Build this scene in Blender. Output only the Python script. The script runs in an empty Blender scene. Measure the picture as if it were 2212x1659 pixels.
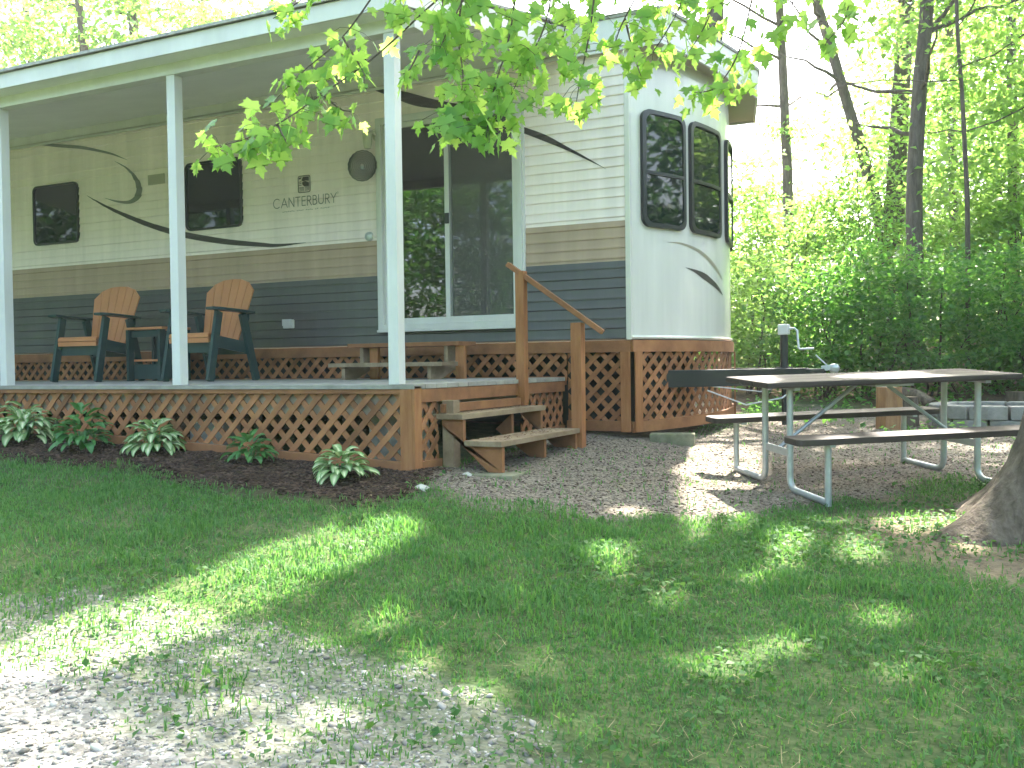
import bpy, bmesh, math, random
import numpy as np
from mathutils import Vector, Matrix
R = math.radians
scene = bpy.context.scene
col = scene.collection
rng = np.random.default_rng(7)
random.seed(7)

# ------------------------------------------------------------------ camera, sky, sun, exposure
PW, PH, FPX = 2212.0, 1659.0, 2104.0            # photograph as measured
YAW, PITCH, ROLL = .4615, .0213, .0136
_cy, _sy = math.cos(YAW), math.sin(YAW)
FWD = np.array([-_sy*math.cos(PITCH), _cy*math.cos(PITCH), -math.sin(PITCH)])
_r = np.array([_cy, _sy, 0.]); _u = np.cross(_r, FWD)
RGT = math.cos(ROLL)*_r - math.sin(ROLL)*_u
UPV = math.cos(ROLL)*_u + math.sin(ROLL)*_r
cam_d = bpy.data.cameras.new('camera'); cam = bpy.data.objects.new('camera', cam_d); col.objects.link(cam)
cam_d.sensor_width = 36; cam_d.lens = 36*FPX/PW; cam_d.clip_end = 400; cam_d.clip_start = .05
cam.matrix_world = Matrix(((RGT[0], UPV[0], -FWD[0], 0), (RGT[1], UPV[1], -FWD[1], 0), (RGT[2], UPV[2], -FWD[2], 0), (0, 0, 0, 1)))
scene.camera = cam
SUN_EL, SUN_AZ = R(52), R(0)                    # azimuth from +Y towards +X
world = bpy.data.worlds.new("World"); scene.world = world; world.use_nodes = True
wn = world.node_tree; sky = wn.nodes.new('ShaderNodeTexSky'); sky.sky_type = 'NISHITA'; sky.sun_disc = False
sky.sun_elevation = SUN_EL; sky.sun_rotation = SUN_AZ; sky.dust_density = 5.0; sky.air_density = 1.0; sky.ozone_density = 1.0
wn.links.new(sky.outputs[0], wn.nodes['Background'].inputs[0]); wn.nodes['Background'].inputs[1].default_value = .15
sun_d = bpy.data.lights.new('sun', 'SUN'); sun_d.energy = 4.3; sun_d.angle = R(.55); sun_d.color = (1, .95, .86)
sun = bpy.data.objects.new('sun', sun_d); col.objects.link(sun)
SUND = np.array([math.sin(SUN_AZ)*math.cos(SUN_EL), math.cos(SUN_AZ)*math.cos(SUN_EL), math.sin(SUN_EL)])
sun.rotation_euler = Vector(SUND).to_track_quat('Z', 'Y').to_euler()
scene.render.engine = 'CYCLES'
scene.view_settings.view_transform = 'Standard'; scene.view_settings.look = 'None'
scene.view_settings.exposure = 3.15; scene.view_settings.gamma = 1
scene.cycles.max_bounces = 10; scene.cycles.transparent_max_bounces = 16; scene.cycles.diffuse_bounces = 5
scene.cycles.sample_clamp_indirect = 8

# ------------------------------------------------------------------ measuring helpers
def ray(u, v): return FWD + RGT*((u-PW/2)/FPX) - UPV*((v-PH/2)/FPX)
def P(u, v, d): return ray(u, v)*d              # point at forward depth d
def un_z(u, v, z): r = ray(u, v); return r*(z/r[2])
def un_y(u, v, y): r = ray(u, v); return r*(y/r[1])
GC = np.array([(-7.6,5.48,-.55),(-9.5,5.48,-.47),(-3.46,5.48,-.735),(-2.86,6.78,-.72),(-2.84,8,-.66),(-1.24,6.61,-.88),(-.93,6.19,-.90),
 (-1.77,7.33,-.84),(-1.46,6.91,-.86),(-.64,8.16,-.81),(-.11,7.44,-.85),(-1.3,10,-.72),(.1,10.8,-.68),(.4,5.9,-.93),(-1,3,-1.08),(0,0,-1.25),(-4,2,-1.0),
 (-6,3.5,-.85),(-9,3,-.75),(3,6,-.98),(3,11,-.7),(-2,14,-.35),(2,15,-.3),(-6,11,-.5),(-10,10,-.4),(-6,18,.2),(3,20,.3),(-12,20,.1),(9,12,-.6),(0,-8,-1.3),(-10,-8,-1.2),(10,-6,-1.3),(9,26,.9),(-6,28,.8),(-20,8,-.2),(-20,26,.5)])
def _phi(r2): return np.where(r2 > 1e-9, .5*r2*np.log(np.maximum(r2, 1e-9)), 0.)
_A = np.c_[np.ones(len(GC)), GC[:, :2]]
_K = _phi(((GC[:, None, :2]-GC[None, :, :2])**2).sum(-1)) + np.eye(len(GC))*.35
_M = np.block([[_K, _A], [_A.T, np.zeros((3, 3))]])
_S = np.linalg.solve(_M, np.r_[GC[:, 2], 0, 0, 0])
def gz(x, y):
    x = np.clip(np.asarray(x, float), -22, 14); y = np.clip(np.asarray(y, float), -10, 28)
    q = _phi((x[..., None]-GC[:, 0])**2 + (y[..., None]-GC[:, 1])**2)
    return q@_S[:-3] + _S[-3] + _S[-2]*x + _S[-1]*y
def un_g(u, v):
    r = ray(u, v); t = 5.
    for _ in range(60):
        p = r*t; t = .6*t + .4*(float(gz(p[0], p[1]))/r[2])
    return r*t
def gpoly(pts): return np.array([un_g(*p)[:2] for p in pts])
def inpoly(poly, x, y):
    x = np.asarray(x); y = np.asarray(y); c = np.zeros(x.shape, bool); n = len(poly); j = n-1
    for i in range(n):
        xi, yi = poly[i]; xj, yj = poly[j]
        m = ((yi > y) != (yj > y)) & (x < (xj-xi)*(y-yi)/((yj-yi)+1e-12)+xi); c ^= m; j = i
    return c
def vnoise(x, y, s, seed=0):                    # smooth value noise 0..1
    g = np.random.default_rng(seed).random((64, 64)); x = np.asarray(x)/s+1000; y = np.asarray(y)/s+1000
    i = np.floor(x).astype(int); j = np.floor(y).astype(int); fx = x-i; fy = y-j; fx = fx*fx*(3-2*fx); fy = fy*fy*(3-2*fy)
    G = lambda a, b: g[a % 64, b % 64]
    return (G(i, j)*(1-fx)+G(i+1, j)*fx)*(1-fy)+(G(i, j+1)*(1-fx)+G(i+1, j+1)*fx)*fy

# ------------------------------------------------------------------ materials
MAT = {}
def mat(name, rgb, rough=.6, spec=.4, var=.0, scale=8., bump=0., bscale=40., metal=0., stretch=(1, 1, 1), rgb2=None, coat=0., island=0.):
    if name in MAT: return MAT[name]
    m = bpy.data.materials.new(name); m.use_nodes = True; nt = m.node_tree; b = nt.nodes['Principled BSDF']
    b.inputs['Base Color'].default_value = (*rgb, 1); b.inputs['Roughness'].default_value = rough
    b.inputs['Specular IOR Level'].default_value = spec; b.inputs['Metallic'].default_value = metal; b.inputs['Coat Weight'].default_value = coat
    tc = nt.nodes.new('ShaderNodeTexCoord'); mp = nt.nodes.new('ShaderNodeMapping'); mp.inputs['Scale'].default_value = stretch
    nt.links.new(tc.outputs['Object'], mp.inputs[0])
    if var > 0 or rgb2:
        n = nt.nodes.new('ShaderNodeTexNoise'); n.inputs['Scale'].default_value = scale; n.inputs['Detail'].default_value = 6; n.inputs['Roughness'].default_value = .65
        nt.links.new(mp.outputs[0], n.inputs['Vector'])
        rp = nt.nodes.new('ShaderNodeValToRGB'); c2 = rgb2 or tuple(min(1, c*(1+var)) for c in rgb); c1 = rgb if rgb2 else tuple(c*(1-var) for c in rgb)
        rp.color_ramp.elements[0].position = .32; rp.color_ramp.elements[1].position = .68
        rp.color_ramp.elements[0].color = (*c1, 1); rp.color_ramp.elements[1].color = (*c2, 1)
        nt.links.new(n.outputs['Fac'], rp.inputs[0]); nt.links.new(rp.outputs[0], b.inputs['Base Color'])
    if island:
        g_ = nt.nodes.new('ShaderNodeNewGeometry'); mr = nt.nodes.new('ShaderNodeMapRange'); mr.inputs[3].default_value = 1-island; mr.inputs[4].default_value = 1+island
        hs = nt.nodes.new('ShaderNodeHueSaturation'); nt.links.new(g_.outputs['Random Per Island'], mr.inputs[0]); nt.links.new(mr.outputs[0], hs.inputs['Value']); nt.links.new(b.inputs['Base Color'].links[0].from_socket, hs.inputs['Color']); nt.links.new(hs.outputs[0], b.inputs['Base Color'])
    if bump > 0:
        n2 = nt.nodes.new('ShaderNodeTexNoise'); n2.inputs['Scale'].default_value = bscale; n2.inputs['Detail'].default_value = 5
        nt.links.new(mp.outputs[0], n2.inputs['Vector']); bp = nt.nodes.new('ShaderNodeBump'); bp.inputs['Strength'].default_value = bump; bp.inputs['Distance'].default_value = .01
        nt.links.new(n2.outputs['Fac'], bp.inputs['Height']); nt.links.new(bp.outputs[0], b.inputs['Normal'])
    MAT[name] = m; return m
def leafmat(name, c1, c2, t1, t2, trans=.5, rough=.45, attr=None, alt=None, spec=.35):
    m = bpy.data.materials.new(name); m.use_nodes = True; nt = m.node_tree; b = nt.nodes['Principled BSDF']; L = nt.links.new
    b.inputs['Roughness'].default_value = rough; b.inputs['Specular IOR Level'].default_value = spec
    g = nt.nodes.new('ShaderNodeNewGeometry')
    def ramp(a, z):
        r = nt.nodes.new('ShaderNodeValToRGB'); r.color_ramp.elements[0].color = (*a, 1); r.color_ramp.elements[1].color = (*z, 1)
        L(g.outputs['Random Per Island'], r.inputs[0]); return r.outputs[0]
    cd, ct = ramp(c1, c2), ramp(t1, t2)
    if attr:
        at = nt.nodes.new('ShaderNodeAttribute'); at.attribute_name = attr
        for k in (0, 1):
            mx = nt.nodes.new('ShaderNodeMix'); mx.data_type = 'RGBA'; L(at.outputs['Fac'], mx.inputs[0])
            L(cd if k == 0 else ct, mx.inputs[6]); mx.inputs[7].default_value = (*alt[k], 1)
            if k == 0: cd = mx.outputs[2]
            else: ct = mx.outputs[2]
    L(cd, b.inputs['Base Color']); tr = nt.nodes.new('ShaderNodeBsdfTranslucent'); L(ct, tr.inputs[0])
    mi = nt.nodes.new('ShaderNodeMixShader'); mi.inputs[0].default_value = trans
    L(b.outputs[0], mi.inputs[1]); L(tr.outputs[0], mi.inputs[2]); L(mi.outputs[0], nt.nodes['Material Output'].inputs[0])
    MAT[name] = m; return m
M_white = mat('white_aluminium', (.61, .595, .575), .38, .4, .10, 2.6, stretch=(1, 1, .35))
M_siding = mat('white_siding', (.86, .742, .72), .42, .4, .10, 2.2, stretch=(2.2, 1, .22))
M_taupe = mat('taupe_siding', (.40, .285, .205), .42, .4, .10, 2.5, stretch=(2.2, 1, .25))
M_char = mat('charcoal_siding', (.076, .073, .070), .36, .45, .14, 3., stretch=(2.2, 1, .3))
M_gel = mat('gelcoat', (.63, .605, .555), .22, .5, .07, 2.2, coat=.3, stretch=(1, 2.5, .2))
M_ceil = mat('porch_ceiling', (.78, .77, .76), .6, .3, .05, 2.)
M_cedar = mat('cedar', (.19, .08, .036), .72, .25, scale=3.5, bump=.25, bscale=18., rgb2=(.35, .155, .068), stretch=(1, 1, 1), island=.28)
M_cedar_z = mat('cedar_upright', (.25, .095, .036), .72, .25, scale=5., bump=.3, bscale=22., rgb2=(.38, .17, .07), stretch=(4, 4, .5), island=.18)
M_old = mat('weathered_wood', (.20, .135, .085), .82, .2, scale=6., bump=.35, bscale=25., rgb2=(.33, .25, .165), stretch=(1.5, .6, 1), island=.15)
M_deck = mat('deck_boards', (.24, .22, .19), .8, .2, scale=5., bump=.3, bscale=30., rgb2=(.36, .34, .30), island=.15)
M_joist = mat('grey_joist', (.17, .135, .10), .85, .2, scale=4., rgb2=(.26, .215, .16))
M_conc = mat('concrete', (.33, .33, .29), .9, .2, scale=10., bump=.4, bscale=60., rgb2=(.46, .45, .40))
M_tan = mat('tan_poly', (.48, .20, .085), .55, .35, .1, 4., bump=.08, bscale=60., stretch=(1, 1, .3))
M_green = mat('dark_green_poly', (.016, .045, .045), .45, .4, .15, 6.)
M_blkframe = mat('black_frame', (.012, .013, .015), .35, .5)
M_decal = mat('decal_dark', (.055, .045, .045), .4, .4, .1, 9., stretch=(1, 1, 6))
M_decal_g = mat('decal_grey', (.20, .20, .19), .4, .4, .1, 9.)
M_decal_t = mat('decal_taupe', (.30, .265, .20), .3, .4)
M_steel = mat('galvanised', (.50, .53, .54), .42, .5, .12, 14., metal=.55)
M_brown = mat('brown_plank', (.060, .047, .040), .62, .22, .2, 5., bump=.15, bscale=30., stretch=(.4, 3, 1))
M_black = mat('black_paint', (.014, .017, .017), .4, .5)
M_bark = mat('bark', (.055, .043, .032), .92, .2, scale=7., bump=1., bscale=9., rgb2=(.14, .115, .09), stretch=(3, 3, .6))
M_bark2 = mat('bark_big', (.055, .040, .028), .93, .2, scale=7., bump=1., bscale=14., rgb2=(.15, .12, .09), stretch=(3, 3, .5))
M_twig = mat('twig', (.06, .04, .028), .8, .3)
M_logend = mat('log_wood', (.20, .10, .045), .85, .2, scale=8., bump=.6, bscale=20., rgb2=(.36, .20, .10), stretch=(3, 3, .4))
M_roof = mat('shingles', (.36, .34, .32), .9, .2, .3, 20.)
M_tin = mat('spinner_metal', (.014, .015, .015), .4, .5)
M_cream = mat('cream_plastic', (.55, .52, .42), .25, .5)
M_amber = mat('amber_lens', (.62, .12, .03), .3, .5)
M_vent = mat('beige_vent', (.44, .40, .33), .5, .4)
M_curt = mat('curtain', (.44, .41, .38), .9, .1, .05, 3.)
M_dark = mat('interior_dark', (.035, .035, .035), .8, .2)
M_block = mat('fire_block', (.17, .165, .15), .9, .2, scale=10., bump=.5, bscale=50., rgb2=(.28, .27, .245))
M_moss = mat('mossy_concrete', (.12, .12, .075), .92, .2, scale=9., bump=.4, bscale=60., rgb2=(.24, .23, .16))
M_soil = mat('dark_soil', (.05, .035, .025), .95, .1, .4, 20.)
# window glass that mirrors the woods over a dark room
def glass_dark(name, tint, amt):
    m = bpy.data.materials.new(name); m.use_nodes = True; nt = m.node_tree; b = nt.nodes['Principled BSDF']
    b.inputs['Base Color'].default_value = (*tint, 1); b.inputs['Roughness'].default_value = .03
    b.inputs['Specular IOR Level'].default_value = amt; b.inputs['IOR'].default_value = 1.55
    n = nt.nodes.new('ShaderNodeTexNoise'); n.inputs['Scale'].default_value = 1.8; tc = nt.nodes.new('ShaderNodeTexCoord'); nt.links.new(tc.outputs['Object'], n.inputs[0])
    bp = nt.nodes.new('ShaderNodeBump'); bp.inputs['Strength'].default_value = .03; bp.inputs['Distance'].default_value = .05
    nt.links.new(n.outputs['Fac'], bp.inputs['Height']); nt.links.new(bp.outputs[0], b.inputs['Normal']); MAT[name] = m; return m
M_glass = glass_dark('tinted_glass', (.010, .014, .014), .42)
def clear_glass():
    m = bpy.data.materials.new('door_glass'); m.use_nodes = True; nt = m.node_tree; nt.nodes.remove(nt.nodes['Principled BSDF'])
    t = nt.nodes.new('ShaderNodeBsdfTransparent'); t.inputs[0].default_value = (.72, .76, .74, 1)
    g = nt.nodes.new('ShaderNodeBsdfGlossy'); g.inputs['Roughness'].default_value = .015
    f = nt.nodes.new('ShaderNodeFresnel'); f.inputs[0].default_value = 2.3
    mi = nt.nodes.new('ShaderNodeMixShader'); L = nt.links.new
    L(f.outputs[0], mi.inputs[0]); L(t.outputs[0], mi.inputs[1]); L(g.outputs[0], mi.inputs[2]); L(mi.outputs[0], nt.nodes['Material Output'].inputs[0]); return m
M_dglass = clear_glass()
def screen_mesh():
    m = bpy.data.materials.new('insect_screen'); m.use_nodes = True; nt = m.node_tree; b = nt.nodes['Principled BSDF']
    b.inputs['Base Color'].default_value = (.15, .15, .14, 1); b.inputs['Roughness'].default_value = .7
    t = nt.nodes.new('ShaderNodeBsdfTransparent'); mi = nt.nodes.new('ShaderNodeMixShader'); mi.inputs[0].default_value = .27; L = nt.links.new
    L(t.outputs[0], mi.inputs[1]); L(b.outputs[0], mi.inputs[2]); L(mi.outputs[0], nt.nodes['Material Output'].inputs[0]); return m
M_screen = screen_mesh()
M_maple = leafmat('maple_leaf', (.06, .19, .03), (.11, .28, .045), (.30, .55, .07), (.52, .74, .15), .62, .38)
M_wood1 = leafmat('woods_leaf', (.04, .13, .018), (.09, .23, .035), (.22, .44, .06), (.46, .66, .15), .54, .45)
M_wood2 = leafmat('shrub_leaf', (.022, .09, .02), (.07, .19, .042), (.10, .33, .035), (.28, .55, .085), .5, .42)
M_grass = leafmat('grass_blade', (.032, .118, .026), (.088, .215, .055), (.08, .25, .038), (.21, .40, .08), .45, .55)
M_weed = leafmat('weed_leaf', (.03, .095, .024), (.07, .16, .04), (.07, .19, .03), (.14, .28, .05), .35, .6, spec=.2)
M_hosta_v = leafmat('hosta_variegated', (.07, .20, .05), (.11, .27, .07), (.12, .32, .05), (.18, .38, .08), .3, .35, 'cream', ((.74, .76, .48), (.6, .66, .33)))
M_hosta_g = leafmat('hosta_green', (.045, .16, .045), (.08, .22, .06), (.08, .27, .05), (.14, .34, .07), .3, .35)

# ------------------------------------------------------------------ object helpers
def link(name, me, parent=None):
    o = bpy.data.objects.new(name, me); col.objects.link(o)
    if parent: o.parent = parent
    return o
def tag(o, label=None, cat=None, group=None, kind=None):
    if label: o['label'] = label
    if cat: o['category'] = cat
    if group: o['group'] = group
    if kind: o['kind'] = kind
    return o
def thing(name, label, cat, loc=(0, 0, 0), rz=0., group=None):
    o = bpy.data.objects.new(name, None); col.objects.link(o); o.location = loc; o.rotation_euler = (0, 0, rz); o.empty_display_size = .1
    return tag(o, label, cat, group)
def copy_tree(o, parent=None):
    c = o.copy(); col.objects.link(c); c.parent = parent
    for ch in list(o.children): copy_tree(ch, c)
    return c
class MB:
    def __init__(s): s.v = []; s.f = []
    def add(s, vs, fs):
        n = len(s.v); s.v += [tuple(map(float, p)) for p in vs]; s.f += [tuple(i+n for i in f) for f in fs]; return s
    def box(s, x0, x1, y0, y1, z0, z1):
        return s.add([(x0,y0,z0),(x1,y0,z0),(x1,y1,z0),(x0,y1,z0),(x0,y0,z1),(x1,y0,z1),(x1,y1,z1),(x0,y1,z1)],
            [(0,3,2,1),(4,5,6,7),(0,1,5,4),(1,2,6,5),(2,3,7,6),(3,0,4,7)])
    def bar(s, a, b, w, h, up=(0, 0, 1)):        # w across, h along up
        a = np.array(a, float); b = np.array(b, float); d = (b-a)/np.linalg.norm(b-a); x = np.cross(d, up); x /= np.linalg.norm(x); y = np.cross(x, d)
        vs = [p+x*sx*w/2+y*sy*h/2 for p in (a, b) for sx, sy in ((-1,-1),(1,-1),(1,1),(-1,1))]
        return s.add(vs, [(0,1,2,3),(7,6,5,4),(0,4,5,1),(1,5,6,2),(2,6,7,3),(3,7,4,0)])
    def tube(s, pts, r, n=10, cap=True):
        pts = [np.array(p, float) for p in pts]; rs = r if hasattr(r, '__len__') else [r]*len(pts); ring = []; px = None
        for i, p in enumerate(pts):
            d = pts[min(i+1, len(pts)-1)]-pts[max(i-1, 0)]; d = d/(np.linalg.norm(d)+1e-12)
            if px is None:
                t = np.array([0, 0, 1.]) if abs(d[2]) < .9 else np.array([1., 0, 0]); px = np.cross(t, d)
            px = px-d*(px@d); px /= np.linalg.norm(px); py = np.cross(d, px)
            ring.append([p+(px*math.cos(2*math.pi*k/n)+py*math.sin(2*math.pi*k/n))*rs[i] for k in range(n)])
        fs = [(i*n+k, i*n+(k+1) % n, (i+1)*n+(k+1) % n, (i+1)*n+k) for i in range(len(pts)-1) for k in range(n)]
        if cap: fs += [tuple(range(n-1, -1, -1)), tuple((len(pts)-1)*n+k for k in range(n))]
        return s.add([q for r_ in ring for q in r_], fs)
    def prism(s, poly, fn, t0, t1):              # 2-D polygon, fn(a,b,t)->xyz
        n = len(poly); vs = [fn(a, b, t0) for a, b in poly]+[fn(a, b, t1) for a, b in poly]
        return s.add(vs, [tuple(range(n-1, -1, -1)), tuple(range(n, 2*n))]+[(i, (i+1) % n, n+(i+1) % n, n+i) for i in range(n)])
    def lathe(s, prof, c, n=16):
        vs = [(c[0]+r*math.cos(2*math.pi*k/n), c[1]+r*math.sin(2*math.pi*k/n), c[2]+z) for r, z in prof for k in range(n)]
        fs = [(i*n+k, i*n+(k+1) % n, (i+1)*n+(k+1) % n, (i+1)*n+k) for i in range(len(prof)-1) for k in range(n)]
        return s.add(vs, fs+[tuple(range(n-1, -1, -1)), tuple((len(prof)-1)*n+k for k in range(n))])
    def build(s, name, m, parent=None, bevel=0., smooth=False, seg=2):
        me = bpy.data.meshes.new(name); me.from_pydata(s.v, [], s.f); me.validate()
        bm = bmesh.new(); bm.from_mesh(me); bmesh.ops.recalc_face_normals(bm, faces=bm.faces)
        if bevel: bmesh.ops.bevel(bm, geom=[e for e in bm.edges if len(e.link_faces) == 2 and e.calc_face_angle(0) > .6], offset=bevel, segments=seg, affect='EDGES', profile=.6, clamp_overlap=True)
        bm.to_mesh(me); bm.free(); me.materials.append(m)
        if smooth:
            me.polygons.foreach_set('use_smooth', [True]*len(me.polygons))
            try: me.set_sharp_from_angle(angle=R(40))
            except Exception: pass
        return link(name, me, parent)
def np_mesh(name, V, F, m, parent=None, attr=None, smooth=False):
    V = np.asarray(V, np.float32); F = np.asarray(F, np.int32); me = bpy.data.meshes.new(name); k = F.shape[1]
    me.vertices.add(len(V)); me.vertices.foreach_set('co', V.ravel()); me.loops.add(F.size); me.loops.foreach_set('vertex_index', F.ravel())
    me.polygons.add(len(F)); me.polygons.foreach_set('loop_start', np.arange(0, F.size, k, dtype=np.int32))
    me.update(calc_edges=True)
    if attr is not None:
        for an, av in attr.items():
            a = me.attributes.new(an, 'FLOAT', 'POINT'); a.data.foreach_set('value', np.asarray(av, np.float32))
    if smooth: me.polygons.foreach_set('use_smooth', np.ones(len(F), bool))
    me.materials.append(m); return link(name, me, parent)
def rrect(x0, x1, z0, z1, r, n=6):
    out = []
    for cx, cz, a0 in ((x1-r, z1-r, 0), (x0+r, z1-r, 90), (x0+r, z0+r, 180), (x1-r, z0+r, 270)):
        out += [(cx+r*math.cos(R(a0+90*k/n)), cz+r*math.sin(R(a0+90*k/n))) for k in range(n+1)]
    return out
def ring_mb(outer, inner, fn, t0, t1):           # frame between two outlines of equal count
    n = len(outer); vs = [fn(a, b, t) for t in (t0, t1) for pl in (outer, inner) for a, b in pl]; fs = []
    for i in range(n):
        j = (i+1) % n
        fs += [(i, j, n+j, n+i), (2*n+i, 3*n+i, 3*n+j, 2*n+j), (i, 2*n+i, 2*n+j, j), (n+i, n+j, 3*n+j, 3*n+i)]
    return MB().add(vs, fs)
def clip_poly(poly, a, b, c):                    # keep a*x+b*y<=c
    out = []
    for i in range(len(poly)):
        p, q = poly[i], poly[(i+1) % len(poly)]; dp = a*p[0]+b*p[1]-c; dq = a*q[0]+b*q[1]-c
        if dp <= 0: out.append(p)
        if (dp < 0) != (dq < 0) and dp != dq: t = dp/(dp-dq); out.append((p[0]+t*(q[0]-p[0]), p[1]+t*(q[1]-p[1])))
    return out
def lattice(mb, s0, s1, zt, zb, fn, pitch=.14, w=.042, th=.007, step=None, ph=0.):   # zb(s) linear: pair (zb at s0, zb at s1)
    zb0, zb1 = zb; H = zt-min(zb0, zb1); hw = w*math.sqrt(2)/2; sl = (zb1-zb0)/(s1-s0)
    strips = [(s0, s1)] if not step else [(s0+(s1-s0)*i/step, s0+(s1-s0)*(i+1)/step) for i in range(step)]
    for layer, sg in ((0, -1), (1, 1)):
        k = -int((H)/pitch)-2
        while s0+k*pitch < s1+H+pitch:
            c = s0+k*pitch+ph
            # slat passes (c, zt) and runs down to (c - sg*H ..)
            e = H+.1; d = -sg*e
            base = [(c-hw-sg*.05*-1*0-d*.05/e, zt+.05), (c+hw-d*.05/e, zt+.05), (c+hw+d, zt-e), (c-hw+d, zt-e)]
            for a, b in strips:
                pl = clip_poly(base, -1, 0, -a); pl = clip_poly(pl, 1, 0, b) if len(pl) > 2 else []
                pl = clip_poly(pl, 0, 1, zt) if len(pl) > 2 else []
                pl = clip_poly(pl, sl, -1, -(zb0-sl*s0)) if len(pl) > 2 else []
                if len(pl) > 2: mb.prism(pl, fn, layer*th, layer*th+th)
            k += 1
# leaves as folded diamonds ------------------------------------------------
def leaf_cloud(C, size, upbias=.6, aspect=.55, droop=.0, r=rng):
    n = len(C); nrm = r.normal(size=(n, 3)); nrm[:, 2] += upbias*2.2; nrm /= np.linalg.norm(nrm, axis=1)[:, None]
    d = r.normal(size=(n, 3)); d[:, 2] -= droop; d -= nrm*(d*nrm).sum(1)[:, None]; d /= np.linalg.norm(d, axis=1)[:, None]
    s = np.cross(nrm, d); L = size*r.uniform(.65, 1.25, n)[:, None]; W = L*aspect
    V = np.stack([C-d*L*.5, C+s*W*.5+nrm*L*.10, C+d*L*.5-nrm*L*.06, C-s*W*.5+nrm*L*.10], 1).reshape(-1, 3)
    return V, np.arange(4*n).reshape(n, 4)
def ellip(n, rad, r=rng, hollow=0.):
    d = r.normal(size=(n, 3)); d /= np.linalg.norm(d, axis=1)[:, None]; q = r.uniform(hollow**3, 1, n)**(1/3.); return d*q[:, None]*np.array(rad)
def clumps(nc, rad, per, cr, flat=.5, r=rng, hollow=.35):
    c = ellip(nc, rad, r, hollow); out = []
    for q in c:
        k = int(per*r.uniform(.5, 1.5)); out.append(q+r.normal(size=(k, 3))*np.array([cr, cr, cr*flat])*r.uniform(.6, 1.3))
    return np.concatenate(out)

# ------------------------------------------------------------------ GROUND
GP_mulch = np.vstack([gpoly([(-260, 962), (-100, 975), (0, 990), (100, 1003), (200, 1013), (350, 1033), (480, 1062), (600, 1080), (760, 1092), (880, 1080), (912, 1052)]), [(-3.30, 5.75), (-11, 5.75)]])
GP_drive = gpoly([(-500, 1330), (-200, 1355), (0, 1385), (200, 1420), (420, 1470), (600, 1535), (780, 1600), (930, 1680), (1060, 1770), (1150, 1850), (1200, 2000), (-900, 2300)])
GP_dirt = np.vstack([gpoly([(905, 1045), (935, 1088), (1100, 1108), (1250, 1118), (1400, 1118), (1550, 1118), (1680, 1088), (1800, 1080), (1950, 1058), (2060, 1040), (2212, 1040), (2500, 1010)]), [(3.5, 9.5), (1.5, 12), (-2, 11.8), (-2.8, 8.2), (-3.5, 8.0), (-3.5, 5.6)]])
def masks(x, y):
    x = np.asarray(x, float); y = np.asarray(y, float)
    wx = x+(vnoise(x, y, .35, 1)-.5)*.38+(vnoise(x, y, .11, 2)-.5)*.16; wy = y+(vnoise(x, y, .35, 3)-.5)*.38+(vnoise(x, y, .11, 4)-.5)*.16
    acc = {}
    for k, pl in (('mulch', GP_mulch), ('drive', GP_drive), ('dirt', GP_dirt)):
        a = 0
        for dx, dy in ((0, 0), (.1, .06), (-.1, .06), (.04, -.12), (-.05, -.1)):
            f = .5 if k == 'mulch' else (4.0 if k == 'drive' else 1.4)
            wx2, wy2 = (x+(wx-x)*.35, y+(wy-y)*.35) if k == 'mulch' else (wx, wy)
            a = a+inpoly(pl, wx2+dx*f, wy2+dy*f)/5.
        acc[k] = a
    acc['woods'] = np.clip((y-11.6+(vnoise(x, y, 1., 5)-.5)*1.5), 0, 1)
    acc['woods'] = np.maximum(acc['woods'], ((y > 8.2) & (x < -2.6)).astype(float))
    t = np.hypot(x-.42, y-5.9); acc['root'] = np.clip(1-(t-.95-(vnoise(x, y, .3, 6)-.5)*.5)/.35, 0, 1)
    return acc
def axis(lo, hi, f0, f1, fine, g=1.16):
    a = list(np.arange(f0, f1, fine)); s = fine; q = f1
    while q < hi: a.append(q); s *= g; q += s
    s = fine; q = f0-fine; pre = []
    while q > lo: pre.append(q); s *= g; q -= s
    return np.array(pre[::-1]+a)
gx = axis(-70, 70, -9.5, 3.2, .055); gy = axis(-50, 90, .8, 12.2, .055)
GX, GY = np.meshgrid(gx, gy); gxx, gyy = GX.ravel(), GY.ravel()
mk = masks(gxx, gyy)
gzz = gz(gxx, gyy)
inn = ((gxx > -10) & (gxx < 3.6) & (gyy > .5) & (gyy < 12.5)).astype(float)
gzz = gzz+inn*((vnoise(gxx, gyy, .5, 11)-.5)*.035+(vnoise(gxx, gyy, .14, 12)-.5)*.018+mk['mulch']*(.02+.03*vnoise(gxx, gyy, .09, 13)))
nx, ny = len(gx), len(gy); ii = np.arange((ny-1)*nx).reshape(ny-1, nx)[:, :-1].ravel()
GF = np.stack([ii, ii+1, ii+nx+1, ii+nx], 1)
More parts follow.
